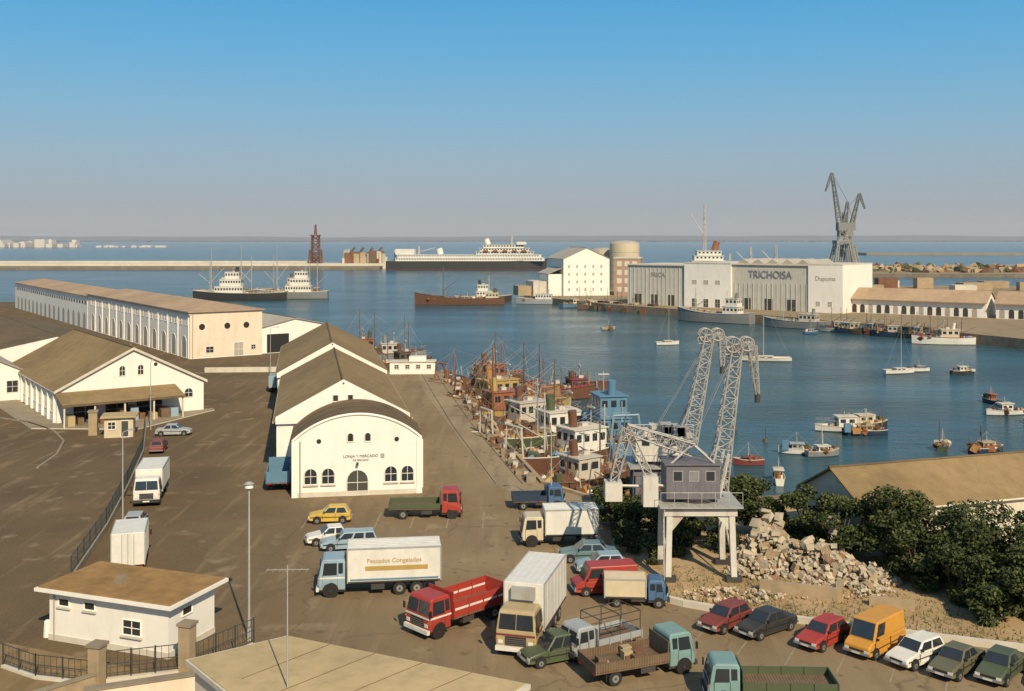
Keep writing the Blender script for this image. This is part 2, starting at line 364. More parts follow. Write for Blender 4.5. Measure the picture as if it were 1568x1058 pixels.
for y in (2.5,5,7.5):
    for i in range(24):
        a=arc[i];b=arc[i+1]; o.cyl('roof_seams',(a[0],y,a[1]-.1),(b[0],y,b[1]-.1),.05,roofd,n=4)
o.box('trim',-.08,W+.08,-.07,-.002,0,.45,offw)
for x0,x1 in ((-.08,.45),(W-.45,W+.08)): o.box('trim',x0,x1,-.10,.4,.0,5.25,white)
for y in (2.2,4.6,7.0): o.box('trim',W-.04,W+.35,y,y+.5,0,4.9,white)
for c in (1.15+.5,2.75+.5,8.6+.45,10.1+.5): wind(o,c-.6,c+.6,1.15,2.65,0,glass,True); o.box('sills',c-.7,c+.7,-.16,-.02,1.02,1.12,offw)
wind(o,W/2-1.0,W/2+1.0,0.02,2.4,0,door,True)
for c in (5.3,6.9): wind(o,c-.3,c+.3,5.0,5.85,0,dark,True)
for c in (2.4,9.6): o.cyl('windows',(c,-.03,5.15),(c,.1,5.15),.22,dark,n=14)
o.text('LONJA Y MERCADO',(W/2+.3,-.03,3.65),(math.pi/2,0,0),.36,P['navy']); o.text('DE PESCADO',(W/2+.3,-.03,3.28),(math.pi/2,0,0),.25,P['navy'])
o.box('sign_crest',8.1,8.45,-.06,-.01,3.45,3.85,P['silver'])
o.box('lamp',W/2-.1,W/2+.1,-.5,-.01,2.9,3.1,iron)
o.cyl('drainpipe',(.7,-.1,0),(.7,-.1,5.2),.06,galv,n=6)
o.done()
def rowloc(u,v):
    a=math.radians(11.2); return (-20.3-math.sin(a)*u+math.cos(a)*v, 96.6+math.cos(a)*u+math.sin(a)*v,0)
o=gable('fish_auction_shed',rowloc(9.9,-1.7),11.2,13.4,35,5.5,9.0)
o.prism('parapet',[(-.1,-.36,5.2),(-.1,-.36,5.9),(6.7,-.36,9.55),(13.5,-.36,5.9),(13.5,-.36,5.2)],(0,.3,0),white)
for y in range(2,34,4):
    wind(o,y,y+1.6,2.6,4.4,13.4,glass,False,'y',1)
    o.box('trim',13.38,13.75,y+2.5,y+3.0,0,5.1,white)
    wind(o,y,y+1.6,2.4,4.2,0,dark,False,'y',-1)
for c in (5.9,7.4): wind(o,c-.3,c+.3,7.3,8.0,-.36,dark,False)
o.done()
o=gable('fish_storage_shed',rowloc(46,-2.5),11.2,14.6,38,5.6,9.4)
o.prism('parapet',[(-.1,-.36,5.2),(-.1,-.36,5.8),(7.3,-.36,9.8),(14.7,-.36,5.8),(14.7,-.36,5.2)],(0,.3,0),white)
for y in range(2,36,4): wind(o,y,y+1.6,2.6,4.4,14.6,glass,False,'y',1)
o.done()
# ------------------------------------------------------------ long arcaded warehouse
o=gable('long_warehouse',(-64,207.6,0),35,15,84,9.2,10.9,roof=rooff,hip=9,over=.5)
for i in range(24):
    y=1.6+i*3.4; wind(o,y,y+1.2,6.6,8.0,0,dark,True,'y',-1)
    if i%2==0: wind(o,y+.4,y+3.4,.05,4.4,0,shade,True,'y',-1,bars=False)
    if i%2==0: o.box('pilasters',-.18,-.01,y-1.05,y-.75,0,8.7,white)
o.box('cornice',-.3,-.01,-.2,84,8.75,9.0,offw); 
o.box('end_wall_render',0.05,14.95,-.05,-.012,.3,8.9,cream)
for c in (2.4,7.6,11.6): o.cyl('windows',(c,-.1,6.3),(c,.05,6.3),.62,dark,n=18)
wind(o,3.2,4.8,1.0,2.3,-.05,glass); wind(o,9,11,.02,2.8,-.05,shade); wind(o,12.6,13.6,1.2,2.2,-.05,glass)
o.cyl('drainpipe',(.5,-.15,0),(.5,-.15,8.8),.09,galv,n=6)
o.done()
a=math.radians(35)
o=gable('long_warehouse',(-64-math.sin(a)*84.6,207.6+math.cos(a)*84.6,0),35,15,104,8.6,10.2,roof=rooff,hip=7,over=.4)
for i in range(32):
    y=1.6+i*3.15; wind(o,y,y+1.5,6.4,7.3,0,dark,False,'y',-1,frame=False)
    if i%2==0: wind(o,y+.4,y+3.2,.05,4.2,0,shade,True,'y',-1,frame=False)
o.done()
o=gable('loading_shed',(-52.2,217.4,0),35,15,48,5.4,7.0,roof=roofg)
wind(o,1.2,6.2,.02,4.0,0,dark,False,bars=False); wind(o,9,10.4,1.4,2.6,0,glass); wind(o,12,13.4,1.4,2.6,0,glass)
o.done()
# ------------------------------------------------------------ gabled workshop on the left with canopy
Lx,Ly=-58.8,134.9
o=gable('gabled_workshop',(Lx,Ly,0),35,19.2,34,4.2,9.2)
for i in range(9):
    y=1.2+i*3.7
    o.box('pilasters',-.3,-.01,y-.6,y-.15,0,4.0,white)
    wind(o,y+.4,y+2.4,1.3,3.3,0,glass,False,'y',-1)
for c in (8.2,10.6): wind(o,c-.4,c+.4,5.6,7.0,0,dark,True)
o.cyl('windows',(12.6,-.05,6.9),(12.6,.05,6.9),.25,dark,n=12)
wind(o,16.5,17.7,2.0,3.3,0,glass,True); wind(o,2,5,.05,2.6,0,dark); wind(o,6,9,.05,2.6,0,dark); wind(o,10,13.5,.05,2.6,0,dark)
for sgn in (0,1):
    pts=[(-.4,-.42,3.95),(9.6,-.42,9.05),(9.6,-.42,9.4),(-.4,-.42,4.3)]
    if sgn: pts=[(19.2-x,y,z) for x,y,z in pts]
    o.prism('bargeboard',pts,(0,.07,0),offw)
o.prism('canopy',[(-.3,-4.6,2.9),(15.2,-4.6,2.9),(15.2,-.05,3.9),(-.3,-.05,3.9)],(0,0,.14),roofb)
o.box('canopy_fascia',-.32,15.22,-4.7,-4.61,2.75,3.05,roofd)
for x in (0,3.7,7.4,11.1,14.9): o.box('canopy_posts',x-.1,x+.1,-4.5,-4.3,0,2.88,offw)
for i in range(11):
    x=.6+i*1.3; o.box('stacked_crates',x,x+U(.7,1.2),-3.6+U(-.3,.8),-1.2,0,U(.5,1.9),[P['tan'],wood,P['ltblue'],rust][i%4])
o.done()
o=gable('gabled_shed',(-86,146,0),35,17,40,4.0,8.2,roof=roofg)
for i in range(5): wind(o,2+i*3,3.6+i*3,1.2,3,0,glass)
o.done()
o=gable('low_shed',(-95,186,0),35,26,60,3.6,6.0,roof=roofd); o.done()
o=gable('low_shed',(-72,178,0),35,9,22,2.8,4.2,roof=roofd,wall=offw); o.done()
slab('pavement',[(-60.5,131.5),(-47,131),(-41.5,145.8),(-42.2,147.2),(-59,135),(-90,178),(-93,176)],0,.13,conc,offw)
o=O('gate_kiosk',(-49,125.5,0),14)
o.box('walls',0,3.3,0,2.6,0,2.4,P['cream']); o.box('roof',-.4,3.7,-.4,3.0,2.4,2.6,roofbeige)
wind(o,.4,1.3,1.0,1.9,0,glass); wind(o,1.9,2.8,.02,2.0,0,door,bars=False); o.done()
o=O('stone_gatepost',(-51.5,127,0),14); o.box('pier',0,1,0,1,0,2.8,stone); o.box('cap',-.1,1.1,-.1,1.1,2.8,3.0,conc); o.done()
def railing(name,pts,base,h,step=2.0,m=iron,bm=offw):
    o=O(name)
    for (a,b) in zip(pts[:-1],pts[1:]):
        a=Vector(a+(0,));b=Vector(b+(0,)); d=(b-a); l=d.length; d.normalize(); n=Vector((-d.y,d.x,0))*.14
        if base: o.prism('base_wall',[a-n,b-n,b+n,a+n],(0,0,base),bm)
        k=max(1,int(l/step))
        for i in range(k+1):
            p=a.lerp(b,i/k); o.cyl('posts',p,p+Vector((0,0,base+h)),.045,m,n=4)
        for z in (.1,.5,.95): o.cyl('rails',a+Vector((0,0,base+h*z)),b+Vector((0,0,base+h*z)),.028,m,n=4)
        kk=int(l/.35)
        for i in range(kk): p=a.lerp(b,(i+.5)/kk)+Vector((0,0,base+.1)); o.cyl('bars',p,p+Vector((0,0,h*.85)),.014,m,n=4)
    o.done()
railing('iron_fence',[(-46,131),(-41,116),(-36.8,100),(-33.4,86),(-30.8,73)],.55,1.3,bm=conc)
# ------------------------------------------------------------ small white house lower left
o=O('small_service_building',(-19.6,59.6,0),-20)
o.box('walls',-8.6,0,0,4.3,0,3.0,white)
o.box('roof_slab',-9.2,.6,-.6,4.9,3.002,3.2,white)
o.box('roof_surface',-9.05,.45,-.45,4.75,3.201,3.27,M('ochre_gravel_roof',(.34,.20,.075),.92,.35,.8,.3,stain=.6,stain_rgb=(.17,.11,.05),spec=.2))
for x in (-7.5,-5.6): wind(o,x-.4,x+.4,2.1,2.6,0,dark,bars=False); o.box('sills',x-.5,x+.5,-.14,-.02,1.98,2.06,offw)
wind(o,-3.2,-1.9,1.0,1.9,0,glass); o.box('sills',-3.3,-1.8,-.16,-.02,.88,.97,offw); wind(o,1.2,2.1,2.0,2.5,0,dark,False,'y',1,bars=False)
o.box('vent_boxes',-5.0,-4.5,1.4,1.9,3.272,3.7,conc); o.cyl('pipe',(-8.2,-.08,0),(-8.2,-.08,2.95),.05,galv,n=6)
o.box('plinth',-8.65,.05,-.05,-.004,0,.35,offw); o.box('plinth',.004,.05,0,4.3,0,.35,offw)
o.done()
o=O('flat_roofed_building',(-14.8,47.3,0),0)
pts=[(0,0),(4.0,2.9),(15.6,-2.6),(11.0,-9.5),(6.5,-8.0)]
def off(p,k): 
    cx=sum(a for a,b in p)/len(p); cy=sum(b for a,b in p)/len(p); return [(cx+(a-cx)*k,cy+(b-cy)*k) for a,b in p]
o.prism('walls',[(x,y,0) for x,y in off(pts,.93)],(0,0,4.7),cream)
o.prism('roof_slab',[(x,y,4.702) for x,y in pts],(0,0,.22),offw)
o.prism('roof_surface',[(x,y,4.924) for x,y in off(pts,.975)],(0,0,.05),roofbeige)
for k in range(1,5):
    t=k/5
    o.bar('roof_seams',(4+11.3*t,2.7-5.3*t,4.98),(1.2+9.6*t,-.9-6.4*t,4.98),.03,roofd)
o.done()
def pier(x,y,h=2.1,w=.7):
    o=O('stone_gatepost',(x,y,0),-15); o.box('pier',-w/2,w/2,-w/2,w/2,0,h,stone); o.box('cap',-w/2-.08,w/2+.08,-w/2-.08,w/2+.08,h,h+.15,conc); o.done()
pier(-22.3,56.2); pier(-17.9,57.6,2.7); pier(-26.6,51.5,1.6)
railing('iron_fence',[(-21.9,56.4),(-18.3,57.5)],.25,1.5,1.2); railing('iron_fence',[(-17.5,57.8),(-15.2,61.5)],.2,1.5,1.2)
railing('iron_fence',[(-28.5,58.5),(-26.0,57),(-22.7,56.2)],.15,1.2,1.2)
wallrun('garden_wall',[(-26.4,51.6),(-22.3,55.8)],.7,.3,stone,conc)
wallrun('garden_wall',[(-21.8,53.2),(-16.2,55.4)],1.0,.45,cream,conc)
wallrun('garden_wall',[(-24.5,49.6),(-19.6,52.2)],.5,.3,stone,conc)
sheet('forecourt_paving',[(-30,62),(-20,57.8),(-15,56),(-14,40),(-34,40),(-34,55)],.009,ground_mat('forecourt_dirt',(.19,.125,.06),(.25,.175,.09),(.31,.22,.12),.2))
o=O('bollard',(-28,63,0)); o.cyl('post',(0,0,0),(0,0,.9),.25,white,.2,12); o.dome('cap',(0,0,.9),.2,.12,white); o.done()
# ------------------------------------------------------------ poles
o=O('street_lamp',(-15.7,62.4,0))
o.cyl('base',(0,0,0),(0,0,.7),.15,galv,.12); o.cyl('pole',(0,0,.7),(0,0,9.2),.075,galv,.05); o.cyl('hood',(0,0,9.35),(0,0,9.47),.30,galv,.1,16); o.dome('globe',(0,0,9.1),.26,.26,lamp_w); o.cyl('collar',(0,0,9.0),(0,0,9.12),.12,galv,.26,12); o.done()
o=O('rooftop_antenna',(-9.5,44.2,4.97))
o.cyl('mast',(0,0,0),(0,0,5.2),.035,galv,.025,6); o.cyl('boom',(-.9,0,5.0),(.9,.1,5.0),.014,galv,n=5)
for i in range(7): x=-.85+i*.28; o.cyl('elements',(x,-.3,5.0),(x,.3,5.0),.008,galv,n=4)
o.done()
def lampole(x,y,h,arm=1.2,rz=0):
    o=O('street_lamp',(x,y,0),rz); o.cyl('pole',(0,0,0),(0,0,h),.075,galv,.04,8); o.cyl('arm',(0,0,h),(arm,0,h+.25),.035,galv,n=6)
    o.box('lantern',arm-.15,arm+.35,-.12,.12,h+.17,h+.28,galv); o.done()
lampole(-32.9,88.3,7.6,.6); lampole(-45.3,131,8.5,.6,90); lampole(-43,186,8); lampole(3.5,93,7.0,.8,200)
# ------------------------------------------------------------ vehicles
def wheel(o,x,y,r,side,wd=.22):
    o.cyl('wheels',(x,y-side*wd,r),(x,y,r),r,rubber,n=18); o.cyl('wheels',(x,y-.02*side,r),(x,y+side*.015,r),r*.52,chrome,n=12)
    o.cyl('wheels',(x,y,r),(x,y+side*.04,r),r*.16,chassis,n=8)
def loftbody(o,part,prof,mat):
    n=len(prof); vs=[(x,hw,z) for x,z,hw in prof]+[(x,-hw,z) for x,z,hw in prof]
    o.add(part,vs,[list(range(n))[::-1],list(range(n,2*n))]+[(i,(i+1)%n,n+(i+1)%n,n+i) for i in range(n)],mat)
def car(x,y,h,col,style='hatch',L=3.9,W=1.58,H=1.38,name='parked_car',rack=False):
    o=O(name,(x,y,0),h); c=P[col] if isinstance(col,str) else col
    hw=W/2; b=.86
    if style=='van': b=1.0
    if style=='hatch': xs=(-L/2+.12,L/2-1.05,-L/2+.45,L/2-1.65); hood=L/2-.95
    elif style=='sedan': xs=(-L/2+.75,L/2-1.1,-L/2+1.3,L/2-1.7); hood=L/2-1.0
    elif style=='estate': xs=(-L/2+.08,L/2-1.1,-L/2+.3,L/2-1.7); hood=L/2-1.0
    else: xs=(-L/2+.03,L/2-.55,-L/2+.1,L/2-1.0); hood=L/2-.5
    k=L/2
    loftbody(o,'body',[(-k+.06,.26,hw*.92),(-k,.42,hw*.96),(-k+.02,.66,hw*.98),(-k+.08,b,hw*.93),(hood,b+.02,hw*.93),(k-.12,b-.13,hw*.88),(k,b-.24,hw*.9),(k,.42,hw*.95),(k-.08,.26,hw*.92)],c)
    o.box('sills',-k+.5,k-.5,-hw*.97,hw*.97,.22,.40,c)
    xb0,xb1,xt0,xt1=xs; gb=hw*.91; gt=hw*.74 if style!='van' else hw*.86
    vs=[(xb0,-gb,b),(xb1,-gb,b),(xb1,gb,b),(xb0,gb,b),(xt0,-gt,H),(xt1,-gt,H),(xt1,gt,H),(xt0,gt,H)]
    o.add('cabin',vs,[(0,3,2,1),(4,5,6,7),(0,1,5,4),(1,2,6,5),(2,3,7,6),(3,0,4,7)],c)
    V=[Vector(v) for v in vs]
    def pane(a,b_,c_,d,u0,u1,v0,v1,mat=glass):
        f=lambda u,v: (a.lerp(b_,u)).lerp(d.lerp(c_,u),v)
        q=[f(u0,v0),f(u1,v0),f(u1,v1),f(u0,v1)]
        n=(q[1]-q[0]).cross(q[3]-q[0]).normalized()
        ctr=sum(q,Vector())/4-Vector((0,0,b+.2)); 
        if n.dot(Vector((ctr.x-(xb0+xb1)/2,ctr.y,0)))<0: n=-n
        o.prism('windows',[p+n*.002 for p in q],n*.012,mat)
    for (i,j,kk,l) in ((0,1,5,4),(3,2,6,7)):
        if style=='van': pane(V[i],V[j],V[kk],V[l],.70,.95,.2,.85)
        elif style=='estate':
            for u in ((.04,.28),(.33,.6),(.65,.94)): pane(V[i],V[j],V[kk],V[l],u[0],u[1],.12,.86)
        else:
            for u in ((.08,.47),(.53,.93)): pane(V[i],V[j],V[kk],V[l],u[0],u[1],.12,.86)
    pane(V[1],V[2],V[6],V[5],.06,.94,.08,.9); pane(V[0],V[3],V[7],V[4],.1,.9,.25 if style!='van' else .4,.88)
    for sx in (-k+.68,k-.70):
        for s in (1,-1):
            o.cyl('wheel_arches',(sx,s*(hw*.98-.25),.33),(sx,s*(hw*.98+.006),.33),.35,dark,n=18); wheel(o,sx,s*(hw*.98+.02),.285,s,.18)
    for s in (1,-1):
        for xx in ((xb1-.1),(xb0+xb1)/2): o.box('door_lines',xx-.008,xx+.008,s*hw*.955-.02,s*hw*.955+.018,.36,b-.02,chassis)
        o.box('side_trim',-k+.15,k-.15,s*hw*.965-.015,s*hw*.965+.02,.56,.60,dark)
    o.box('bumpers',k-.03,k+.09,-hw*.93,hw*.93,.36,.48,chrome); o.box('bumpers',-k-.09,-k+.03,-hw*.93,hw*.93,.36,.48,chrome)
    o.box('grille',k-.02,k+.015,-hw*.5,hw*.5,.50,.60,dark)
    for s in (1,-1):
        o.box('lights',k-.03,k+.02,s*hw*.70-.13,s*hw*.70+.13,.49,.62,lamp_w); o.box('lights',-k-.015,-k+.03,s*hw*.78-.1,s*hw*.78+.1,.52,.68,lamp_r)
        o.box('mirrors',xb1-.3,xb1-.2,s*(hw*.93)-.05,s*(hw*.93)+.14,b+.08,b+.2,dark)
    o.box('plates',k+.09,k+.10,-.25,.25,.37,.47,P['white'])
    o.done(bevel={'body':.07,'cabin':.06})
def truck(x,y,h,L,cab,kind,col,W=2.3,Hc=2.5,Hb=3.4,name=None,stripe=None,bedh=.6,letter=None,load=None):
    name=name or {'box':'box_truck','flat':'flatbed_truck','drop':'dropside_truck','rack':'pickup_truck'}[kind]
    o=O(name,(x,y,0),h); c=P[cab]; b=P[col] if col in P else {'wood':wood}[col]
    k=L/2; hw=W/2; cl=1.75*W/2.3; r=.43*W/2.3; fl=.95*W/2.3; zc=.48
    xb=k-cl
    loftbody(o,'cab',[(k-.03,zc,hw*.97),(k,zc+.5,hw),(k-.03,1.32*Hc/2.5+.1,hw*.99),(k-.22,Hc-.12,hw*.90),(k-.36,Hc,hw*.84),(xb+.1,Hc,hw*.84),(xb,Hc-.14,hw*.9),(xb,1.42,hw*.99),(xb,zc,hw*.97)],c)
    o.box('cab_floor',xb,k-.15,-hw*.85,hw*.85,.35,zc+.02,chassis)
    z0=1.45*Hc/2.5+.06; z1=Hc-.22
    xa=k-.05+.015; xc=k-.20+.015
    o.add('windows',[(xa,-hw*.86,z0),(xa,hw*.86,z0),(xc,hw*.80,z1),(xc,-hw*.80,z1),(xa-.05,-hw*.86,z0),(xa-.05,hw*.86,z0),(xc-.05,hw*.80,z1),(xc-.05,-hw*.80,z1)],[(0,1,2,3),(4,5,1,0),(2,3,7,6),(0,3,7,4),(1,2,6,5)],glass)
    o.cyl('trim',(xa+.01,0,z0),(xc+.01,0,z1),.02,c,n=4)
    for yy in (-.35,.25): o.bar('wipers',(xa+.02,yy*hw,z0+.02),(xa-.04,(yy+.35)*hw,z0+.4),.015,dark)
    for s in (1,-1):
        q=[(k-.30,s*(hw*.985),z0),(xb+.55,s*(hw*.985),z0),(xb+.55,s*(hw*.915),z1),(k-.40,s*(hw*.915),z1)]
        o.prism('windows',q,(0,s*.02,0),glass)
        o.prism('windows',[(xb+.45,s*(hw*.985),z0+.1),(xb+.15,s*(hw*.985),z0+.1),(xb+.15,s*(hw*.925),z1),(xb+.45,s*(hw*.925),z1)],(0,s*.02,0),glass)
        for xx in (k-.28,xb+.5): o.box('door_lines',xx,xx+.015,s*hw*.985-.012,s*hw*.985+.016,zc+.1,z0,chassis)
        o.box('mirrors',k-.05,k+.02,s*(hw+.12)-.08,s*(hw+.12)+.08,z0+.0,z0+.38,dark); o.bar('mirrors',(k-.1,s*hw*.9,z1),(k-.02,s*(hw+.12),z1-.05),.02,dark)
        o.box('lights',k-.02,k+.03,s*hw*.74-.14,s*hw*.74+.14,.80,1.0,lamp_w); o.box('lights',k-.02,k+.025,s*hw*.93-.05,s*hw*.93+.04,1.04,1.14,lamp_o)
        wheel(o,k-.8*W/2.3,s*(hw*.97),r,s,.28); o.cyl('wheel_arches',(k-.8*W/2.3,s*(hw*.97-.35),r+.05),(k-.8*W/2.3,s*(hw*.985),r+.05),r*1.2,dark,n=16)
        wheel(o,-k+L*.2,s*(hw*.96),r,s,.5)
        if L>8: wheel(o,-k+L*.2+1.15,s*(hw*.96),r,s,.5)
        o.box('mudguards',-k+L*.2-.55,-k+L*.2-.5,s*hw*.7-.25,s*hw*.7+.25,.3,.85,rubber)
        o.box('chassis',-k+.15,xb,s*.42-.06,s*.42+.06,.62,.86,chassis)
        o.box('fuel_tank',-.3,.6,s*hw*.75-.2,s*hw*.75+.2,.42,.8,chassis)
        o.box('lights',-k-.02,-k+.05,s*hw*.8-.12,s*hw*.8+.12,.72,.84,lamp_r)
    o.box('grille',k-.01,k+.022,-hw*.52,hw*.52,.72,1.22,dark)
    for i in range(4): o.box('grille_bars',k+.02,k+.035,-hw*.52,hw*.52,.78+i*.11,.80+i*.11,chrome)
    o.box('bumper',k-.05,k+.14,-hw*.98,hw*.98,.42,.66,P['white'] if stripe else chassis)
    o.box('plate',k+.14,k+.15,-.28,.28,.48,.6,P['white'])
    if stripe: o.box('cab_stripe',k-.015,k+.018,-hw*.96,hw*.96,1.26,1.36,P[stripe]); [o.box('cab_stripe',xb+.02,k-.1,s*hw*.99-.012,s*hw*.99+.014,1.26,1.36,P[stripe]) for s in (1,-1)]
    x1=xb-.12
    if kind=='box':
        o.box('cargo_box',-k,x1,-hw*1.02,hw*1.02,fl,Hb,b)
        for s in (1,-1):
            for xx in (-k+.03,x1-.03): o.box('box_frame',xx-.04,xx+.04,s*hw*1.02-.035,s*hw*1.02+.035,fl-.04,Hb+.03,galv)
            o.box('box_frame',-k,x1,s*hw*1.02-.03,s*hw*1.02+.033,Hb-.05,Hb+.034,galv); o.box('box_frame',-k,x1,s*hw*1.02-.03,s*hw*1.02+.031,fl-.05,fl+.05,chassis)
            n=int((x1+k)/.8)
            for i in range(1,n): xx=-k+(x1+k)*i/n; o.box('box_ribs',xx-.012,xx+.012,s*hw*1.02-.01,s*hw*1.02+.012,fl+.06,Hb-.06,b)
            if letter:
                o.box('side_stripe',-k+.9,x1-1.2,s*hw*1.02-.01,s*(hw*1.02)+.016,fl+.75,fl+1.05,P['dullyellow'])
                o.box('side_stripe',-k+.2,x1-.2,s*hw*1.02-.01,s*(hw*1.02)+.016,fl+.1,fl+.22,P['dullblue'])
                o.text(letter,((x1-k)/2,s*(hw*1.02+.022),fl+1.4),(math.pi/2,0,0 if s<0 else math.pi),.42,P['dullyellow'])
        for i in range(1,6): yy=-hw+2*hw*i/6; o.box('box_ribs',-k+.05,x1-.05,yy-.012,yy+.012,Hb-.01,Hb+.018,b)
        o.box('rear_doors',-k-.025,-k+.02,-.012,.012,fl+.05,Hb-.05,chassis)
        for yy in (-.4,.4): o.bar('rear_doors',(-k-.03,yy,fl+.1),(-k-.03,yy,Hb-.1),.03,galv)
        if Hb>3.5: o.box('reefer_unit',x1-.02,x1+.35,-.7,.7,Hb-.9,Hb-.2,galv)
    else:
        o.box('bed_floor',-k,x1,-hw*1.03,hw*1.03,fl-.08,fl+.04,wood if col!='wood' else b)
        zt=fl+bedh; bt=.045
        for s in (1,-1):
            o.box('dropsides',-k,x1,s*hw*1.03-bt,s*hw*1.03+bt*.2,fl+.042,zt,b)
            n=4
            for i in range(n+1): xx=-k+.04+(x1+k-.08)*i/n; o.box('stakes',xx-.04,xx+.04,s*hw*1.03-.02,s*hw*1.03+.06,fl-.05,zt+.02,b)
            if stripe: o.box('side_stripe',-k+.1,x1-.1,s*hw*1.03-.01,s*hw*1.03+.03,fl+bedh*.45,fl+bedh*.58,P[stripe])
        o.box('dropsides',-k-.01,-k+bt,-hw,hw,fl+.043,zt,b); o.box('headboard',x1-bt,x1+.01,-hw,hw,fl+.043,zt+(.6 if kind!='flat' else .5),b)
        if kind=='rack':
            for s in (1,-1):
                for xx in (-k+.1,(-k+x1)/2,x1-.1): o.bar('rack',(xx,s*hw*.98,zt),(xx,s*hw*.98,Hc+.3),.05,chassis)
                o.bar('rack',(-k+.1,s*hw*.98,Hc+.3),(x1-.1,s*hw*.98,Hc+.3),.05,chassis); o.bar('rack',(-k+.1,s*hw*.98,Hc-.2),(x1-.1,s*hw*.98,Hc-.2),.04,chassis)
            for xx in (-k+.1,(-k+x1)/2,x1-.1): o.bar('rack',(xx,-hw*.98,Hc+.3),(xx,hw*.98,Hc+.3),.05,chassis)
        if load:
            for i in range(14):
                xx=U(-k+.4,x1-.5); yy=U(-hw+.4,hw-.4); o.box('load',xx-.25,xx+.3,yy-.2,yy+.25,fl+.045,fl+.045+U(.15,.5),[wood,P['tan'],rust][i%3])
    o.done(bevel={'cab':.09,'cargo_box':.03})
truck(-9.0,71.3,187,8.2,'ltblue','box','white',W=2.35,Hc=2.5,Hb=3.2,letter='Pescados Congelados',stripe='white')
truck(-3.3,65.2,224,6.7,'red','drop','red',Hc=2.45,stripe='white',bedh=1.0)
truck(1.25,63.6,255,8.1,'tan','box','white',W=2.4,Hc=2.65,Hb=3.7,stripe='maroon')
car(2.3,59.4,205,'green','estate',3.6,1.55,1.6,name='off_road_car')
truck(5.1,60.6,212,4.7,'silver','rack','silver',W=1.85,Hc=2.0,bedh=.4)
truck(6.9,57.6,22,6.2,'bluegreen','drop','wood',W=2.1,Hc=2.25,bedh=.5,load=True)
truck(13.4,54.3,178,6.6,'bluegreen','drop','green',W=2.1,Hc=2.2,bedh=.45)
truck(3.7,82.4,184,6.0,'cream','box','white',W=2.2,Hc=2.3,Hb=2.85)
truck(2.3,93.2,5,4.6,'blue','drop','navy',W=1.9,Hc=2.0,bedh=.5)
truck(-7.5,90.3,3,6.2,'red','flat','green',W=2.2,Hc=2.4,bedh=.45)
truck(-22.6,101.5,100,5.6,'blue','drop','dullblue',W=2.1,Hc=2.3,bedh=1.1)
truck(-37.2,165,100,5.5,'bluegreen','box','ltblue',W=2.0,Hc=2.2,Hb=2.6)
car(5.7,78.0,184,'teal','sedan',4.3,1.65,1.36); car(6.4,75.2,186,'ltblue','hatch',3.6)
car(6.3,71.0,190,'red','van',4.4,1.75,1.95,name='parked_van'); truck(8.1,68.6,-4,4.1,'blue','box','cream',W=1.65,Hc=1.8,Hb=1.85,name='light_truck')
car(-15.4,88.5,186,'yellow','hatch',3.5,1.52,1.4); car(-14.2,82.4,196,'white','sedan',4.0); car(-12.6,80.9,192,'ltblue','estate',4.3,1.62,1.4)
car(13.2,64.6,222,'maroon','hatch',3.7); car(15.5,63.7,216,'black','sedan',4.1); car(18.4,61.9,222,'red','hatch',3.7)
car(21.2,61.0,222,'orange','van',4.2,1.75,2.05,name='delivery_van'); car(22.9,59.2,214,'white','hatch',3.7); car(24.7,58.0,222,'olive','sedan',4.0); car(26.9,57.4,226,'green','sedan',4.1)
car(29.5,56.4,226,'silver','hatch',3.7)
car(-41.3,127.5,8,'silver','sedan',4.1); car(-39.9,118,100,'maroon','hatch'); truck(-33.4,96.8,-78,7.2,'white','box','white',W=2.3,Hc=2.5,Hb=3.0)
car(-31.2,86.6,100,'silver','hatch',3.7); truck(-27.9,76.5,106,5.8,'white','box','white',W=2.2,Hc=2.4,Hb=3.2,name='delivery_truck')
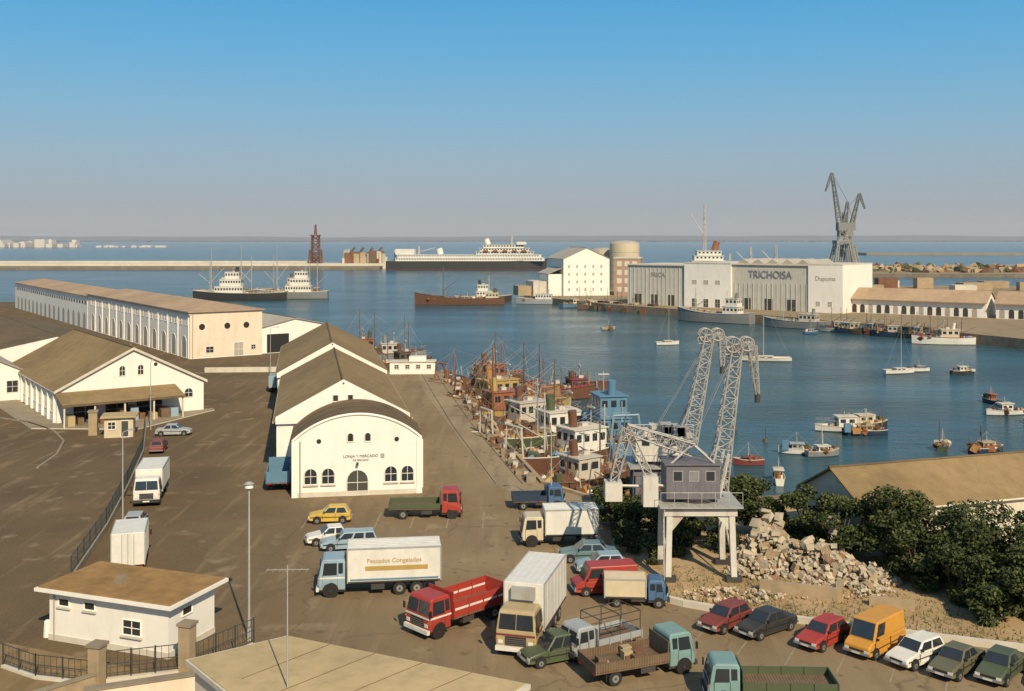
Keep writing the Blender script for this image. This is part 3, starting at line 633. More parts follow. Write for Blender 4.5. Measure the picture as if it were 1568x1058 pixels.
# ------------------------------------------------------------ cranes
def portal_crane(name,loc,rz,foot,top,hook,legm=cranew,px=2.3,py=2.0,pz=4.6,cabx=(-2.3,1.5),front=True,housem=craneg,hh=2.4):
    o=O(name,loc,rz)
    for sx in (-1,1):
        for sy in (-1,1):
            b=(sx*px,sy*py); t=(sx*px*.95,sy*py*.9)
            w0=.20
            o.prism('legs',[(b[0]-w0,b[1]-w0,.35),(b[0]+w0,b[1]-w0,.35),(b[0]+w0,b[1]+w0,.35),(b[0]-w0,b[1]+w0,.35)],(t[0]-b[0],t[1]-b[1],pz-.35),legm)
            o.prism('knees',[(t[0],sy*py*.9-.1,pz-1.3),(t[0]-sx*1.0,sy*py*.9-.1,pz-.1),(t[0],sy*py*.9-.1,pz-.1)],(0,.2,0),legm)
            o.box('bogies',b[0]-.55,b[0]+.55,b[1]-.25,b[1]+.25,.08,.4,chassis)
            for q in (-.35,.35): o.cyl('bogies',(b[0]+q,b[1]-.2,.22),(b[0]+q,b[1]+.2,.22),.2,chassis,n=10)
    for sy in (-1,1): o.box('portal_beams',-px-.25,px+.25,sy*py*.9-.25,sy*py*.9+.25,pz,pz+.6,legm)
    for sx in (-1,1): o.box('portal_beams',sx*px*.93-.22,sx*px*.93+.22,-py*.9+.26,py*.9-.26,pz+.05,pz+.55,legm); o.bar('braces',(sx*px,-py,1.2),(sx*px,py,pz-.6),.1,legm)
    o.box('deck',-px-.6,px+.6,-py-.4,py+.4,pz+.602,pz+.70,galv)
    for y in (-py-.35,py+.35):
        o.bar('handrails',(-px-.55,y,pz+1.7),(px+.55,y,pz+1.7),.03,legm)
        for i in range(7): xx=-px-.55+(2*px+1.1)*i/6; o.bar('handrails',(xx,y,pz+.7),(xx,y,pz+1.7),.025,legm)
    o.cyl('slew_ring',(0,0,pz+.7),(0,0,pz+1.0),1.4,chassis,n=24)
    z=pz+1.0
    o.box('machinery_house',cabx[0],cabx[1],-1.3,1.3,z,z+hh,housem); o.box('house_roof',cabx[0]-.15,cabx[1]+.15,-1.45,1.45,z+hh+.002,z+hh+.1,housem)
    for i in range(3): xx=cabx[0]+.5+i*1.15; o.box('windows',xx,xx+.6,-1.325,-1.29,z+1.3,z+1.95,P['hullgrey'] if i==1 else glass); o.box('window_frames',xx-.05,xx+.65,-1.312,-1.28,z+1.25,z+2.0,galv)
    for i in range(9): xx=cabx[0]+.2+i*.42; o.box('panel_ribs',xx,xx+.03,-1.32,-1.28,z+.1,z+1.15,housem)
    f=Vector(foot);t=Vector(top);h=Vector(hook)
    o.lattice('jib',f,t,1.25,.7,14,cranej,.065)
    for s in (-.35,.35):
        for (q,r) in ((t+Vector((-.3,0,.1)),.55),(t+Vector((.7,0,.15)),.5)):
            c=Vector((q.x,q.y+s,q.z))
            for i in range(14):
                a0=2*math.pi*i/14;a1=2*math.pi*(i+1)/14
                o.bar('sheaves',c+Vector((r*math.cos(a0),0,r*math.sin(a0))),c+Vector((r*math.cos(a1),0,r*math.sin(a1))),.08,cranej)
            for i in range(5): a0=2*math.pi*i/5; o.bar('sheaves',c,c+Vector((r*math.cos(a0),0,r*math.sin(a0))),.04,cranej)
    o.lattice('fly_jib',t+Vector((-.9,0,-.4)),t+Vector((1.1,0,0)),.45,.6,3,cranej,.05)
    o.lattice('fly_jib',t+Vector((1.1,0,0)),h,.6,.25,6,cranej,.05)
    o.cyl('hook_block',h,h+Vector((0,0,-.6)),.2,chassis,n=8)
    ap=Vector((cabx[0]+2.0,0,z+hh+(1.3 if front else 1.0)))
    for s in (-1,1):
        o.bar('a_frame',(cabx[1]-.3,s*1.1,z+hh),ap+Vector((0,s*.4,0)),.12,cranej); o.bar('a_frame',(cabx[0]+.3,s*1.1,z+hh),ap+Vector((0,s*.4,0)),.12,cranej)
        o.bar('luffing_ropes',ap+Vector((0,s*.3,0)),t+Vector((-.6,s*.3,-1.2)),.018,cranej)
        o.bar('luffing_struts',Vector((cabx[1]-.4,s*.7,z+hh)),f.lerp(t,.42)+Vector((-.4,s*.4,0)),.09,cranej)
    o.bar('a_frame',ap+Vector((0,-.5,0)),ap+Vector((0,.5,0)),.14,cranej)
    if front:
        o.lattice('counter_lever',(-5.0,-.4,10.4),(-.3,-.2,8.9),.6,.9,6,cranej,.07)
        o.lattice('counter_lever',(-5.0,-.4,10.4),(-6.0,-.6,6.6),.7,.5,5,cranej,.06)
        o.lattice('counter_lever',(-5.0,-.4,10.4),(-3.5,-.8,7.2),.5,.5,4,cranej,.06)
        o.box('counterweight',-3.95,-2.9,-1.5,-.3,5.1,7.2,cranew); o.box('counterweight',-6.6,-5.4,-1.2,.2,5.4,6.7,cranew)
        o.bar('counter_stay',(-3.9,-.8,6.6),(-2.3,-.8,6.4),.14,cranew); o.bar('counter_stay',(-6,-.6,6.4),(-3.9,-.8,6.4),.14,cranew)
        o.bar('jib_foot',(1.5,-.9,5.6),(2.3,-.3,8.6),.16,cranew); o.bar('jib_foot',(1.5,1.2,5.6),(2.3,1.2,8.6),.16,cranew)
    else:
        for i in range(9): xx=U(-3,2); zz=z+hh+U(0,.5); o.box('winch_gear',xx,xx+U(.4,1.2),-1.2,U(0,1),zz,zz+U(.3,.9),random.choice([cranew,cranej,galv]))
        o.bar('handrails',(-3,-1.3,z+hh+1.2),(2.4,-1.3,z+hh+1.2),.04,cranew)
        for i in range(9): xx=-3+i*.675; o.bar('handrails',(xx,-1.3,z+hh),(xx,-1.3,z+hh+1.2),.03,cranew)
    for yy in (-py-.3,-py+.1): o.bar('ladder',(-px-.3,yy,.2),(-px-.3,yy,pz+.7),.04,legm)
    for i in range(12): o.bar('ladder',(-px-.3,-py-.3,.4+i*.37),(-px-.3,-py+.1,.4+i*.37),.025,legm)
    o.done()
portal_crane('harbour_crane',(13.2,75.0,0),0,(1.7,.8,5.8),(3.1,.8,16.2),(4.6,.8,12.7))
portal_crane('harbour_crane',(12.4,86.5,0),0,(2.2,0,7.0),(3.9,0,15.9),(5.0,0,13.4),legm=craneg,front=False,housem=cranew,hh=1.8,pz=4.8)
# ------------------------------------------------------------ trees, bushes, rubble
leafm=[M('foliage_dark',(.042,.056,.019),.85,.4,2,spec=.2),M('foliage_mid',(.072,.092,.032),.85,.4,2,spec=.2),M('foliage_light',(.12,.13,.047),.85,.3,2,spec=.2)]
bark=M('bark',(.10,.075,.05),.9,.3,3,.4)
def foliage(o,clumps,n,size,part='leaves'):
    tot=sum(c[1][0]*c[1][1]*c[1][2] for c in clumps)
    for (c,r) in clumps:
        k=int(n*r[0]*r[1]*r[2]/tot)+20
        tone=U(-.28,.25)
        for i in range(k):
            while True:
                p=Vector((U(-1,1),U(-1,1),U(-1,1))); l=p.length
                if l<1 and l>.35: break
            if p.z<-.6: p.z*=.6
            q=Vector((c[0]+p.x*r[0],c[1]+p.y*r[1],c[2]+p.z*r[2]))
            a=Vector((U(-1,1),U(-1,1),U(-.6,.6))).normalized(); b=a.orthogonal().normalized(); 
            a=a*size*U(.6,1.3); b=(b*U(-1,1)+a.cross(b).normalized()*U(.4,1)).normalized()*size*U(.4,.8)
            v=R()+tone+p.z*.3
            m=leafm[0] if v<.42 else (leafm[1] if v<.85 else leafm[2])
            o.add(part,[q-a,q-b*.7,q+a,q+b],[(0,1,2,3)],m)
def tree(name,x,y,h,r,n=4500,size=.2,trunk=.35):
    o=O(name,(x,y,0))
    base=h*trunk
    o.cyl('trunk',(0,0,0),(U(-.2,.2),U(-.2,.2),base+.4),.26,bark,.17,8)
    cl=[]
    for i in range(int(9+r*2)):
        a=U(0,6.28); rr=r*math.sqrt(R())*.75; z=U(base,h*.88)
        k=1-.45*abs((z-base)/(h-base)-.4)
        c=(rr*math.cos(a)*k,rr*math.sin(a)*k,z); s=U(.25,.48)*r
        cl.append((c,(s,s,s*U(.55,.85))))
        o.cyl('limbs',(0,0,base*.8+.2),(c[0]*.8,c[1]*.8,c[2]),.09,bark,.03,5)
    foliage(o,cl,n,size)
    o.done()
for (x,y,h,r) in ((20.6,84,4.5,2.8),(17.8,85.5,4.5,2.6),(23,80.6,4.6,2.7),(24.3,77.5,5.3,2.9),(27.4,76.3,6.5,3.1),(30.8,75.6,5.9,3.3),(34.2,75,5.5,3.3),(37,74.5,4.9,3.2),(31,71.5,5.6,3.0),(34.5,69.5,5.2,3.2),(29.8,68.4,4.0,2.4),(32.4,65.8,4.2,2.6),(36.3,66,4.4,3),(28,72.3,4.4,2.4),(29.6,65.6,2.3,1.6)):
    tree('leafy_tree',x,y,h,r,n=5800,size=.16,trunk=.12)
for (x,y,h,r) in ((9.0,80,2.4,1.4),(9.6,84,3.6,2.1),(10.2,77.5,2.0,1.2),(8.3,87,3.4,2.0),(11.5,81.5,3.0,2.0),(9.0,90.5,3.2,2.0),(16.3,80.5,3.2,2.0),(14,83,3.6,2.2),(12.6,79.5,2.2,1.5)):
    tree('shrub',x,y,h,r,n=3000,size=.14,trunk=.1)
o=O('dry_weeds')
dg=M('dry_grass',(.25,.19,.09),.9,.3)
for i in range(2200):
    x=U(10.5,31); y0=68.7-(x-10.3)*.42+.6; y=y0+U(0,1)**1.5*8
    l=U(.1,.35); a=U(0,6.28); d=Vector((math.cos(a),math.sin(a),0))*.05
    p=Vector((x,y,0)); o.add('w',[p-d,p+d,p+Vector((U(-.12,.12),U(-.12,.12),l))],[(0,1,2)],leafm[2] if R()<.5 else dg)
o.done()
rub=[M('rubble_pale',(.52,.43,.30),.9,.2,1.5,.4),M('rubble_grey',(.42,.36,.27),.9,.25,1.5,.4),M('rubble_ochre',(.40,.28,.16),.9,.3,1.5,.4),M('rubble_brick',(.32,.19,.11),.9,.3,1.5,.4)]
def rock(o,part,c,s,mat):
    vs=[]
    rot=Matrix.Rotation(U(0,6.28),3,'Z')@Matrix.Rotation(U(-.6,.6),3,'X')@Matrix.Rotation(U(-.6,.6),3,'Y')
    sx,sy,sz=s*U(.6,1.3),s*U(.5,1.1),s*U(.35,.9)
    for X in (-1,1):
        for Y in (-1,1):
            for Z in (-1,1): vs.append(Vector(c)+rot@Vector((X*sx*U(.65,1),Y*sy*U(.65,1),Z*sz*U(.65,1))))
    o.add(part,vs,[(0,1,3,2),(4,6,7,5),(0,4,5,1),(2,3,7,6),(0,2,6,4),(1,5,7,3)],mat)
o=O('rubble_pile')
def pile(cx,cy,rx,ry,h,n,s0,s1):
    for i in range(n):
        a=U(0,6.28); q=math.sqrt(R()); x=cx+rx*q*math.cos(a); y=cy+ry*q*math.sin(a)
        z=h*(1-q*q)*U(.3,1)
        k=R(); rock(o,'rubble',(x,y,z+.1),s0+(s1-s0)*R()**2,rub[0] if k<.45 else rub[1] if k<.75 else rub[2] if k<.95 else rub[3])
pile(19.4,78,2.5,2.4,2.4,380,.12,.48); pile(21.9,75.4,3.2,2.6,2.2,560,.1,.4); pile(24.6,73,2.2,2.0,1.3,260,.08,.34); pile(17.5,75,2.2,1.8,1.0,220,.08,.3); pile(21,71,5,1.6,.4,300,.05,.2); pile(15,70,3.5,1.5,.3,180,.05,.2)
for (x,y,hh) in ((19.2,79,2.5),(23.7,77.0,2.3),(18.3,78.2,1.8),(20.2,79.5,2.0)):
    for i in range(4): rock(o,'rubble',(x+U(-.12,.12),y+U(-.12,.12),hh-.4+i*.42),.45,rub[i%2])
o.done()
wallrun('ruined_wall',[(16.8,70.8),(21.5,68.9)],.9,.4,stone); wallrun('ruined_wall',[(21.5,68.9),(22.4,71.2)],.8,.4,stone); wallrun('ruined_wall',[(23.4,68.4),(26,67.4)],.6,.4,stone)
o=gable('quayside_warehouse',(24.1,86.7,0),-72,8.4,30,3.5,5.75,wall=offw)
o.done()
# ------------------------------------------------------------ boats
netb=M('net_brown',(.14,.065,.04),.95,.4,4,.5)
def boat(x,y,h,L,W,hull='white',deck='tan',house='white',fb=1.2,hx=-.15,hl=.25,hh=2.2,masts=(),bott='maroon',tiers=1,clutter=0,name='fishing_boat',trim=None,boom=True,pull=.35,gan=False):
    o=O(name,(x,y,WZ),h); hc=P.get(hull,rust); 
    n=14; vs=[]
    for i in range(n+1):
        t=i/n; X=-L/2+L*t
        s=min(1,(.72+.28*min(1,t/.25)))*(1-max(0,(t-.55)/.45)**2.2)
        s=max(s,.02); hw=W/2*s; sheer=fb*(1+pull*(max(0,(t-.4)/.6))**2+.12*max(0,(.3-t)/.3)**2)
        for (k,zz) in ((.0,-.5),(.75,-.1),(.86,.12),(.95,sheer*.6),(1.0,sheer)):
            vs.append((X-(1-k)*L*.04*(t>.8)*(t-.8)*5,hw*k,zz))
        for (k,zz) in ((1.0,sheer),(.95,sheer*.6),(.86,.12),(.75,-.1),(.0,-.5)):
            vs.append((X-(1-k)*L*.04*(t>.8)*(t-.8)*5,-hw*k,zz))
    m=10
    for i in range(n):
        for j in range(m-1):
            if j==4: continue
            mat=P[bott] if (j in (0,1,7,8)) else hc
            o.add('hull',[vs[i*m+j],vs[(i+1)*m+j],vs[(i+1)*m+j+1],vs[i*m+j+1]],[(0,1,2,3)],mat)
    o.add('hull',vs[:m],[list(range(m))],hc)
    dv=[];
    for i in range(n+1): a=vs[i*m+4]; dv+= [(a[0],a[1]*.98,a[2]-.28*min(1,fb)),(a[0],-a[1]*.98,a[2]-.28*min(1,fb))]
    o.add('deck',dv,[(2*i,2*i+2,2*i+3,2*i+1) for i in range(n)],P[deck] if deck in P else wood)
    tm=P[trim] if trim else P['dirtywhite']; mg=tm if trim else galv
    for i in range(n):
        for j in (4,5): o.bar('rubrail',vs[i*m+j],vs[(i+1)*m+j],.06+L*.004,tm)
    dz=fb-.25*min(1,fb)
    if hl>0:
        X0=L*(hx-hl/2);X1=L*(hx+hl/2); ww=W*.33; z=dz-.05
        for tnum in range(tiers):
            q=tnum*.12; xa=X0+(X1-X0)*q*.6; xb=X1-(X1-X0)*q*1.5; wt=ww*(1-q)
            o.box('wheelhouse',xa,xb,-wt,wt,z,z+hh,P[house])
            o.box('house_roof',xa-.2,xb+.25,-wt-.15,wt+.15,z+hh+.002,z+hh+.12,P[house] if house!='white' else offw)
            k=max(2,int((xb-xa)/1.1))
            for i in range(k):
                wx=xa+(xb-xa)*(i+.2)/k; wl=(xb-xa)/k*.6
                for s in (1,-1): o.box('windows',wx,wx+wl,s*wt-.02,s*wt+.02,z+hh*.5,z+hh*.82,glass)
            for i in range(3): o.box('windows',xb-.02,xb+.02,-wt+2*wt*(i+.12)/3,-wt+2*wt*(i+.88)/3,z+hh*.5,z+hh*.82,glass)
            for i in range(3): o.box('windows',xa-.02,xa+.02,-wt+2*wt*(i+.2)/3,-wt+2*wt*(i+.8)/3,z+hh*.5,z+hh*.82,glass)
            z+=hh+.12; 
        if L>12: 
            fx=X0+(X1-X0)*.25; o.cyl('funnel',(fx,0,z-.1),(fx-.2,0,z+hh*.7),W*.09,P[hull] if hull in P else rust,n=10); o.box('liferaft',fx+1,fx+1.8,-.4,.4,z,z+.4,P['dirtywhite'])
            o.cyl('radar_pole',(X1-.8,0,z),(X1-.8,0,z+2.4),.06,galv,n=5); o.box('radar_pole',X1-.9,X1-.7,-.7,.7,z+2.0,z+2.15,P['dirtywhite'])
    for (mx_,mh) in masts:
        X=L*mx_; r=.05+L*(.004 if L<22 else .0055); o.cyl('mast',(X,0,dz),(X,0,dz+mh),r,mg,r*.6,6)
        o.bar('rigging',(X,0,dz+mh*.95),(L*.48,0,fb*1.3),.018,galv); o.bar('rigging',(X,0,dz+mh*.95),(-L*.47,0,fb),.018,galv)
        for s in (1,-1): o.bar('rigging',(X,0,dz+mh*.9),(X-.3,s*W*.45,fb),.018,galv)
        if boom:
            q=.22 if L<22 else .14
            o.cyl('derrick',(X,0,dz+mh*.25),(X-L*q,U(-.5,.5),dz+mh*.55),r*.7,mg,n=5)
            o.bar('rigging',(X-L*q,0,dz+mh*.55),(X,0,dz+mh*.9),.02,galv); o.bar('crosstree',(X,-W*.18,dz+mh*.72),(X,W*.18,dz+mh*.72),.06,mg)
    if gan:
        for s in (1,-1): o.bar('stern_gantry',(-L*.44,s*W*.33,dz),(-L*.44,s*W*.26,dz+3.6),.18,tm)
        o.bar('stern_gantry',(-L*.44,-W*.27,dz+3.6),(-L*.44,W*.27,dz+3.6),.2,tm); o.bar('stern_gantry',(-L*.44,0,dz+3.6),(-L*.32,0,dz),.12,tm)
    if L>8:
        for s in (1,-1):
            for i in range(9,n): 
                a=vs[i*m+4]; p=Vector((a[0],s*a[1],a[2])); o.bar('handrail',p,p+Vector((0,0,.8)),.025,galv)
                if i<n: b=vs[(i+1)*m+4]; o.bar('handrail',p+Vector((0,0,.8)),Vector((b[0],s*b[1],b[2]+.8)),.025,galv)
    cm=[P['orangered'],P['dullyellow'],rust,P['dkrust'],wood,P['dullblue'],P['dirtywhite'],P['green'],P['dullorange'],netb,netb,P['brown'],rust,P['dirtywhite']]
    for i in range(clutter):
        xx=U(-L*.45,L*.36); yy=U(-W*.33,W*.33); q=R()
        if q<.66: rock(o,'deck_gear',(xx,yy,dz+.15),U(.2,.75),random.choice(cm))
        elif q<.88: s=U(.3,.9); o.box('deck_gear',xx,xx+s,yy,yy+s*.7,dz,dz+U(.3,1.2),random.choice(cm))
        else: o.cyl('deck_gear',(xx,yy,dz),(xx+U(-.6,.6),yy+U(-.3,.3),dz+U(1.2,3.5)),.06,random.choice(cm),n=5)
    o.done()
qh=102
boat(-5.4,180,qh-62,19,6,'dkrust','wood','orangered',2.3,.1,.2,2.7,((.25,7),(-.3,6)),clutter=110,trim='orangered',gan=True)
boat(-3.0,170,qh-76,16,5.6,'brown','wood','dkrust',2.2,-.1,.2,2.4,((0,7),),clutter=100,trim='orangered')
boat(-.6,162,qh-72,19,6,'dullorange','wood','dullyellow',2.4,-.1,.28,2.7,((.15,8),(-.3,6)),clutter=110,trim='dkrust',gan=True,tiers=1)
boat(7.0,173,14,19,5.4,'dkrust','wood','maroon',1.9,.2,.14,1.6,((-.1,5),),clutter=120,trim='maroon')
boat(.8,151.5,qh-75,18,6,'dullyellow','wood','orangered',2.3,-.15,.24,2.6,((.2,9),(-.2,11)),clutter=130,trim='dkrust')
boat(2.0,141,qh-70,18,5.8,'dkrust','wood','dirtywhite',2.2,.0,.25,2.7,((.25,8),(-.3,10)),clutter=130,trim='brown')
boat(4.0,131,qh-76,18,6,'green','tan','white',2.3,.12,.26,2.8,((-.05,7),),clutter=90,gan=True,tiers=1)
boat(6.6,120.5,qh-70,17,5.8,'dkrust','wood','white',2.2,.1,.26,2.7,((-.2,7),(.3,5)),clutter=120,trim='dirtywhite',gan=True)
boat(11.6,129,qh,18,5.8,'dullblue','dullblue','dullblue',2.6,-.05,.3,2.5,((.22,6),(-.35,5)),clutter=80,trim='ltblue',tiers=2,gan=True)
boat(8.2,110,qh-66,14,5,'dkrust','wood','dirtywhite',1.8,-.1,.2,2.3,((.1,6),),clutter=120,trim='brown')
boat(11.4,104,qh-100,10,3.8,'brown','wood','orangered',1.4,.15,.16,1.8,((-.1,4),),clutter=90,trim='dkrust')
boat(-26.5,226,10,16,4.8,'hullgrey','wood','dirtywhite',1.8,0,.22,2.3,((.2,8),(-.2,9)),clutter=60,trim='dkrust')
boat(-33,236,200,14,4.6,'green','wood','orangered',1.8,0,.22,2.3,((.1,9),),clutter=50,trim='brown')
boat(-22,210,30,13,4.4,'dkrust','wood','brown',1.8,0,.2,2.2,((.1,8),(-.25,6)),clutter=60,trim='dkrust')
o=O('white_quay_shed',(-21.6,184.5,0),3); o.box('walls',0,8,0,3,0,2.1,white); o.box('roof',-.2,8.2,-.2,3.2,2.102,2.25,offw); o.box('walls',3.4,6.4,.4,2.6,2.252,3.0,white)
for i in range(4): wind(o,.8+i*1.9,1.6+i*1.9,.9,1.7,0,glass)
o.done()
o=O('quay_cargo_crates')
for i in range(110):
    t=R(); x=-2.6-9*t+U(-1.4,-.3); y=134+53*t
    if R()<.4: t=R(); x=3-6*t-.9+U(-1,0); y=102+32*t
    s=U(.3,.9); o.box('crates',x,x+s,y,y+s,.01,U(.2,.7),random.choice([wood,stone,conc,rust,P['brown'],P['dirtywhite']]))
o.done()
for t in range(9):
    y=104+t*9.5; x=3.0-(y-102.4)*.19 if y<135 else -3.1-(y-134.7)*.164
    o=O('mooring_bollard',(x-.9,y,0)); o.cyl('post',(0,0,0),(0,0,.45),.18,chassis,.14); o.cyl('head',(0,0,.45),(0,0,.6),.24,chassis,.2); o.done()
boat(-118,452,182,40,8.5,'black','tan','white',3.0,.1,.3,3.0,((.3,20),(-.02,22)),tiers=3,clutter=90,name='fishing_trawler',boom=True)
boat(-97,460,182,32,8,'hullgrey','tan','white',3.0,-.1,.35,3.0,((.2,21),(-.35,14)),tiers=3,clutter=90,name='fishing_trawler')
boat(-124,470,0,34,8,'dkrust','tan','white',3.0,-.05,.3,3.0,((.2,16),(-.35,14)),tiers=2,clutter=60,name='fishing_trawler')
boat(-103,478,0,30,7,'brown','wood','dirtywhite',3.0,.15,.3,2.8,((-.2,16),(.35,14)),tiers=2,clutter=60,name='fishing_trawler')
boat(-21,418,182,36,8,'dkrust','wood','cream',2.6,-.36,.14,2.4,((.18,13),),clutter=90,tiers=1,trim='brown',bott='maroon',name='cargo_barge',pull=.9)
boat(-12,440,5,24,6,'black','tan','white',2.0,0,.25,2.6,((.1,9),),tiers=2,clutter=30,name='harbour_tug')
boat(11,422,170,19,5,'silver','tan','white',2.0,-.1,.35,2.3,((0,8),),tiers=1,clutter=20,name='patrol_boat')
for (x,y,hh,hu) in ((24,402,30,'dullblue'),(29,398,60,'maroon'),(34,390,40,'green'),(39,384,50,'dkrust'),(44,377,45,'brown'),(50,371,45,'orangered'),(30,392,200,'brown'),(37,388,20,'dkrust')):
    boat(x,y,hh,12,4,hu,'wood',random.choice(['dirtywhite','brown','cream']),1.4,0,.22,2.0,((.2,7),),clutter=30,trim='brown')
boat(64,331,142,26,6.4,'hullgrey','tan','white',3.0,-.25,.2,2.4,((.25,8),),tiers=2,clutter=25,name='coastal_freighter',pull=.5)
boat(84,309,142,20,5,'hullgrey','tan','dirtywhite',2.2,-.2,.25,2.3,((.2,8),),tiers=1,clutter=35)
boat(108,262,172,15,4.4,'white','tan','cream',1.8,-.1,.28,2.2,((.2,7),(-.3,5)),clutter=25,trim='maroon')
for i in range(11): boat(92+i*2.2+U(-1,1),297-i*2.8+U(-2,2),140+U(-30,30),11,3.6,random.choice(['navy','dkrust','green','dirtywhite','brown']),'wood',random.choice(['dirtywhite','cream','brown']),1.3,0,.22,1.9,((.2,6),),clutter=30,trim='brown')
def sail(x,y,h,L,mh):
    boat(x,y,h,L,L*.28,'white','tan','white',.75,.02,.3,.5,((.06,mh),),bott='navy',boom=False,name='sailing_boat')
sail(38.7,260,10,6,9); sail(55,226,175,10.5,13); sail(76,205,12,6.5,9)
def launch(x,y,h,L,hull='white',house='white',hh=1.2,cl=6):
    boat(x,y,h,L,L*.32,hull,'tan',house,.7,-.02,.3,hh,((.0,2.2),),bott='navy',boom=False,name='motor_boat',clutter=cl)
launch(45.8,144,182,8.2,'white','white',1.5,14); launch(49.5,146.5,12,7,'black','cream',1.3,14); launch(47.5,141,180,6,'navy','tan',.8,16)
launch(35,128.5,170,4.4,'white','silver',.8,8); launch(37.8,127,10,4.2,'hullgrey','white',.8,10)
launch(27.6,122,182,3.6,'maroon','maroon',.5,6); launch(29,113.7,80,4,'white','white',.9,4)
launch(58.6,129,12,4.6,'navy','tan',.9,20); launch(54,131,60,3.4,'green','tan',.5,10); launch(74,157,190,6,'white','white',1.2,8); launch(77,168,100,4.5,'navy','orangered',1,6)
launch(88,204,10,5,'black','white',1,8); launch(81,208,190,4.2,'white','silver',.6,4); launch(83,290,10,4.2,'blue','ltblue',.8,3); launch(28,303,10,4,'tan','tan',.5,2); launch(76,150,10,5,'white','white',1,5)
for (x,y) in ((33,136),(31,145),(56,236)):
    o=O('mooring_buoy',(x,y,WZ)); o.cyl('float',(0,0,-.2),(0,0,.4),.35,P['brown'],.3,12); o.cyl('staff',(0,0,.4),(0,0,1.8),.04,chassis,n=6); o.done()
# ------------------------------------------------------------ far mole with buildings
slab('quay',[(6,440),(34,382),(84,320),(102,290),(124,246),(165,225),(900,200),(900,540),(6,525)],-6,0,qm,quaywall)
slab('quay',[(238,715),(1200,600),(1200,900),(238,900)],-6,0,qm,quaywall)
o=gable('white_storehouse',(21.5,436,0),12,20,28,15.5,20,roof=roofg)
for r_ in range(4):
    for c in range(5): wind(o,2+c*3.5,2.8+c*3.5,2+r_*3.2,3.2+r_*3.2,0,shade,frame=False)
o.box('lean_to',-6,-.05,2,20,0,9,white); o.prism('lean_to_roof',[(-6.4,1.6,8.9),(-.02,1.6,11.5),(-.02,1.6,11.8),(-6.4,1.6,9.2)],(0,19,0),roofg)
o.box('annex',-12,-6.1,4,18,0,6,offw); o.box('annex',-18,-12.1,6,16,0,4,stone)
o.done()
for (x,y,r,h) in ((53,492,7,21.5),(44,505,6,18)):
    o=O('storage_tank',(x,y,0)); o.cyl('shell',(0,0,0),(0,0,h),r,P['cream'],n=28); o.dome('roof',(0,0,h),r,1.6,roofg,28)
    for i in range(6): o.cyl('hoops',(0,0,2+i*h/7),(0,0,2.2+i*h/7),r+.06,galv,n=28)
    o.done()
o=O('brick_silo_block',(43,440,0),-10); o.box('walls',0,11,0,14,0,15.5,M('pink_brick',(.38,.25,.18),.9,.2,.8,.1,stain=.4)); o.box('roof',-.3,11.3,-.3,14.3,15.5,16,offw)
for r_ in range(4):
    for c in range(3): wind(o,1.2+c*3.2,3.2+c*3.2,1.5+r_*3.6,3.6+r_*3.6,0,offw,frame=False)
o.done()
o=O('grain_warehouse',(42.5,384,0),-38.7)
o.box('walls',0,24,0,26,0,14.2,greyw); o.box('walls',24,42,-.8,24,0,15.2,white); o.box('walls',42,69.5,0,26,0,15,greyw); o.box('walls',69.5,81,-.5,26,0,15.3,white)
for (a_,b_,z) in ((0,24,14.2),(24,42,15.2),(42,69.5,15),(69.5,81,15.3)): o.box('roof',a_+.01,b_-.01,-.9 if a_ in (24,) else -.55,26.2,z+.01,z+.45,offw)
for i in range(5): o.prism('rooflights',[(43+i*5.3,2,15.46),(47.6+i*5.3,2,15.46),(45.3+i*5.3,2,17)],(0,22,0),roofg)
for i in range(14): x=1+i*1.7; o.box('ribs',x,x+.25,-.16,-.01,0,13.8,greyw)
for i in range(16): x=43+i*1.7; o.box('ribs',x,x+.25,-.16,-.01,0,9.0,greyw)
for c in (3,10,17,46,54,62): wind(o,c,c+3.0,.02,3.8,0,chassis,bars=False,frame=False)
for c in (27,31.5,36): wind(o,c,c+2,8,9.5,-.8,shade); wind(o,c,c+2,.02,3,-.8,door)
for c in (72,76): wind(o,c,c+1.5,2,3.6,-.5,shade)
o.text('TRICHOISA',(56,-.2,11.8),(math.pi/2,0,0),3.6,faded,.03,.85); o.text('FRICA',(13,-.2,11),(math.pi/2,0,0),2.2,shade,.03); o.text('Dupuma',(75.3,-.55,11),(math.pi/2,0,0),2.0,shade,.03)
o.done()
for (x,y,l) in ((107.5,341,44),(145,313,60)):
    o=O('arcaded_fish_market',(x,y,0),-36)
    o.box('walls',0,l,0,12,0,4.6,white)
    o.prism('walls',[(l-.1,0,4.55),(l-.1,12,4.55),(l-.1,6,7.6)],(.1,0,0),white)
    for s in (0,1):
        a_=[(-.4,-1.2,4.3),(-.4,6,7.7),(-.4,6,7.95),(-.4,-1.2,4.55)]
        if s: a_=[(p,12-q,r_) for p,q,r_ in a_]
        o.prism('roof',a_,(l+.8,0,0),rooff)
    for i in range(int(l/2.6)): wind(o,.9+i*2.6,2.4+i*2.6,.1,2.8,0,shade if i%3==0 else chassis,True,frame=False)
    o.done()
